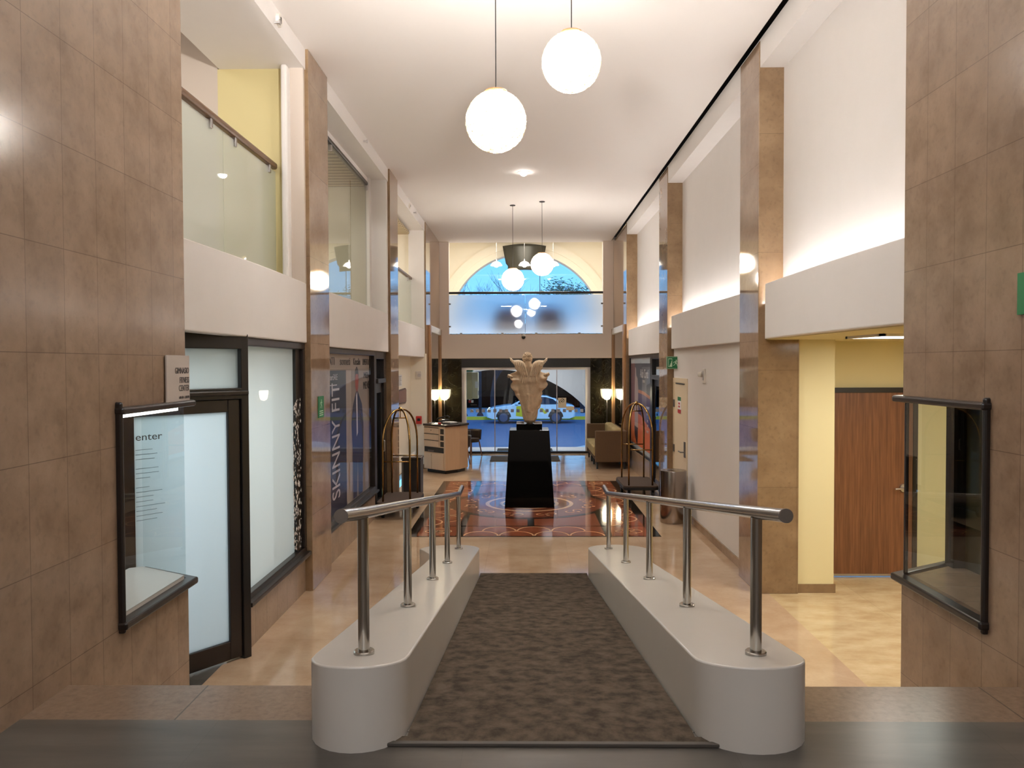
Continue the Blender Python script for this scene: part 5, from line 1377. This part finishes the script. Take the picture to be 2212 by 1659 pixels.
def tree(x, y, hgt, seed, label, leafy, lean=0.0, spread=1.0):
    o = thing('street_tree', label, 'tree', (x, y, -0.56), group='street trees across the road')
    rnd = random.Random(seed); b = MB(); tips = []
    def grow(p, d, L_, r, depth):
        pts = [p]; q = p.copy(); dd_ = d.copy()
        for i in range(4):
            dd_ = (dd_ + Vector((rnd.gauss(0, .12), rnd.gauss(0, .12), rnd.gauss(0.04, .06)))).normalized(); q = q + dd_ * (L_ / 4); pts.append(q.copy())
        b.tube(pts, [r * (1 - 0.4 * i / 4) for i in range(5)], 6 if depth > 1 else 4, caps=False)
        if depth == 0: tips.append(q); return
        for k in range(3 if depth > 1 else 4):
            nd_ = (dd_ + Vector((rnd.gauss(0, .55) * spread, rnd.gauss(0, .4), rnd.uniform(-0.05, 0.45)))).normalized()
            grow(pts[rnd.choice((2, 3, 4))], nd_, L_ * rnd.uniform(0.6, 0.85), r * 0.55, depth - 1)
    grow(Vector((0, 0, 0)), Vector((lean, 0, 1)).normalized(), hgt * 0.36, 0.16, 6 if not leafy else 4)
    b.build('trunk', M['bark'], o, smooth='all')
    if leafy:
        lb = MB()
        for t in tips:
            for k in range(60):
                c = t + Vector((rnd.gauss(0, .38), rnd.gauss(0, .38), rnd.gauss(0, .26))); a = rnd.uniform(0, 2 * PI); l = rnd.uniform(0.07, 0.16)
                u = Vector((math.cos(a), math.sin(a) * 0.5, rnd.uniform(-.6, .3))).normalized() * l; w = Vector((-math.sin(a), rnd.uniform(-.5, .5), math.cos(a))).normalized() * l * 0.22
                lb.add([c - u, c + w, c + u, c - w], [(0, 1, 2, 3)])
        lb.build('foliage', mat('dusky_green_leaves', srgb(70, 104, 84), 0.8), o)
    return o
tree(-5.6, 47.0, 10.5, 21, 'bare branching tree seen at the left of the arched window', False, 0.05)
tree(-2.0, 51.5, 10.5, 8, 'second bare tree behind the first, near the dark canopy', False, -0.05, 0.8)
tree(3.6, 48.0, 8.4, 5, 'leafy dark green tree seen through the middle of the arched window', True)
tree(9.8, 50.0, 7.6, 6, 'low leafy tree at the right edge of the arched window', True)

# taxi
o = thing('taxi', 'white taxi sedan with yellow graphics driving past the entrance', 'car', (0.40, 42.0, -0.70))
Mw = mat('white_car_paint', srgb(225, 228, 230), 0.25, coat=0.6); Mg = mat('dark_car_glass', srgb(20, 24, 36), 0.08); My = mat('yellow_taxi_graphic', srgb(232, 196, 40), 0.35)
# body side profile, x forward = left in view (car faces -x); lofted across the width
low = [(-2.28, 0.32), (-2.30, 0.55), (-2.22, 0.74), (-1.95, 0.84), (-1.30, 0.94), (-0.95, 0.97), (1.30, 1.00), (1.95, 1.00), (2.22, 0.92), (2.30, 0.62), (2.26, 0.34), (2.05, 0.26), (-2.05, 0.24)]
roofp = [(-1.05, 0.95), (-0.45, 1.26), (-0.10, 1.40), (0.35, 1.45), (0.85, 1.42), (1.30, 1.28), (1.78, 1.02)]
b = MB()
ys = [(-0.88, 0.97), (-0.80, 1.0), (0.80, 1.0), (0.88, 0.97)]
for i in range(3):
    (ya, sa), (yb, sb) = ys[i], ys[i + 1]
    A = [(x * sa, ya, 0.26 + (z - 0.26) * (sa if z > 0.6 else 1)) for (x, z) in low]; B = [(x * sb, yb, 0.26 + (z - 0.26) * (sb if z > 0.6 else 1)) for (x, z) in low]
    n = len(low); b.add(A + B, [(k, (k + 1) % n, n + (k + 1) % n, n + k) for k in range(n)])
    if i == 0: b.add(A, [tuple(range(n))])
    if i == 2: b.add(B, [tuple(range(n))])
b.build('body', Mw, o, smooth=True)
b = MB(); n = len(roofp)
def rp(s, yy): return [(x * (1 if z < 1.0 else 0.98), yy * (1 - 0.22 * (z - 0.95) / 0.5), z) for (x, z) in roofp]
A, B = rp(1, -0.84), rp(1, 0.84)
b.add(A + B, [(k, k + 1, n + k + 1, n + k) for k in range(n - 1)] + [tuple(range(n)), tuple(range(n, 2 * n))])
b.build('cabin', Mw, o, smooth=True)
for s in (-1, 1):
    yy = lambda z: s * (0.84 * (1 - 0.22 * (z - 0.95) / 0.5) + 0.012)
    for nm, q in (('front_window', [(-0.80, 1.0), (-0.36, 1.24), (-0.05, 1.345), (0.28, 1.385), (0.28, 1.0)]), ('rear_window', [(0.34, 1.0), (0.34, 1.385), (0.80, 1.36), (1.15, 1.26), (1.42, 1.05), (1.30, 1.0)])):
        MB().poly([(x, yy(z), z) for (x, z) in q]).build(nm, Mg, o, solid=0.01)
    for wx in (-1.42, 1.28):
        w = MB().tube([(wx, s * 0.70, 0.32), (wx, s * 0.895, 0.32)], 0.32, 28).build('wheel', M['rubber'], o, smooth=True)
        MB().tube([(wx, s * 0.88, 0.32), (wx, s * 0.905, 0.32)], 0.22, 20).build('hub_cap', mat('wheel_cover', srgb(70, 80, 105), 0.5, 0.3), w, smooth=True)
        ar = MB()
        for i in range(16):
            t0, t1 = PI * i / 16, PI * (i + 1) / 16
            ar.poly([(wx + r * math.cos(t), s * 0.886, 0.34 + r * math.sin(t)) for (t, r) in ((t0, 0.30), (t0, 0.39), (t1, 0.39), (t1, 0.30))])
        ar.build('wheel_arch', M['dark'], o)
    MB().poly([(x, s * 0.892, z) for (x, z) in ((-0.75, 0.90), (-0.50, 0.92), (-0.30, 0.55), (0.0, 0.42), (-0.45, 0.36), (-0.78, 0.40))]).build('yellow_graphic', My, o)
    MB().poly([(x, s * 0.892, z) for (x, z) in ((0.45, 0.80), (0.60, 0.80), (0.85, 0.55), (0.70, 0.50))]).build('yellow_stripe', My, o)
    MB().box(-0.82, -0.66, s * 0.86, s * 1.0, 0.98, 1.10).build('side_mirror', Mw, o, bevel=0.02)
    MB().box(-2.26, -2.02, s * 0.62, s * 0.87, 0.66, 0.76).build('headlight', emission('headlight_glow', (0.8, 0.95, 1, 1), 1.5), o, bevel=0.02)
    MB().box(2.05, 2.27, s * 0.60, s * 0.87, 0.76, 0.88).build('tail_light', mat('tail_light_red', srgb(120, 30, 80), 0.3), o, bevel=0.02)
MB().add([(-1.02, -0.70, 0.98), (-1.02, 0.70, 0.98), (-0.14, 0.62, 1.39), (-0.14, -0.62, 1.39)], [(0, 1, 2, 3)]).build('windscreen', Mg, o, solid=0.03)
MB().add([(1.74, -0.70, 1.05), (1.74, 0.70, 1.05), (0.95, 0.62, 1.40), (0.95, -0.62, 1.40)], [(0, 1, 2, 3)]).build('rear_screen', Mg, o, solid=0.03)
# pedestrians' bench post: a dark litter post on the far pavement
for (x, lab) in ((-3.35, 'slim dark street post on the far pavement, leftmost through the glass'), (-2.45, 'slim dark street post just ahead of the taxi bonnet')):
    q = thing('street_post', lab, 'post', (x, 45.2, -0.56), group='street posts on the far pavement')
    MB().tube([(0, 0, 0), (0, 0, 3.2)], 0.09, 10).build('pole', M['bark'], q, smooth='all')
    MB().lathe([(0.20, 0), (0.16, 0.12), (0.09, 0.2)], n=14).build('base', M['bark'], q, smooth=True)

fl = area('street_fill', (1.5, 27.5, 7.5), 2.0, 0.6, 620, (0.62, 0.86, 1.0))  # added fill above the view, brightens the taxi side and kerb
fl.rotation_euler = (Vector((0.4, 42, 0)) - Vector((1.5, 27.5, 7.5))).to_track_quat('-Z', 'Y').to_euler()
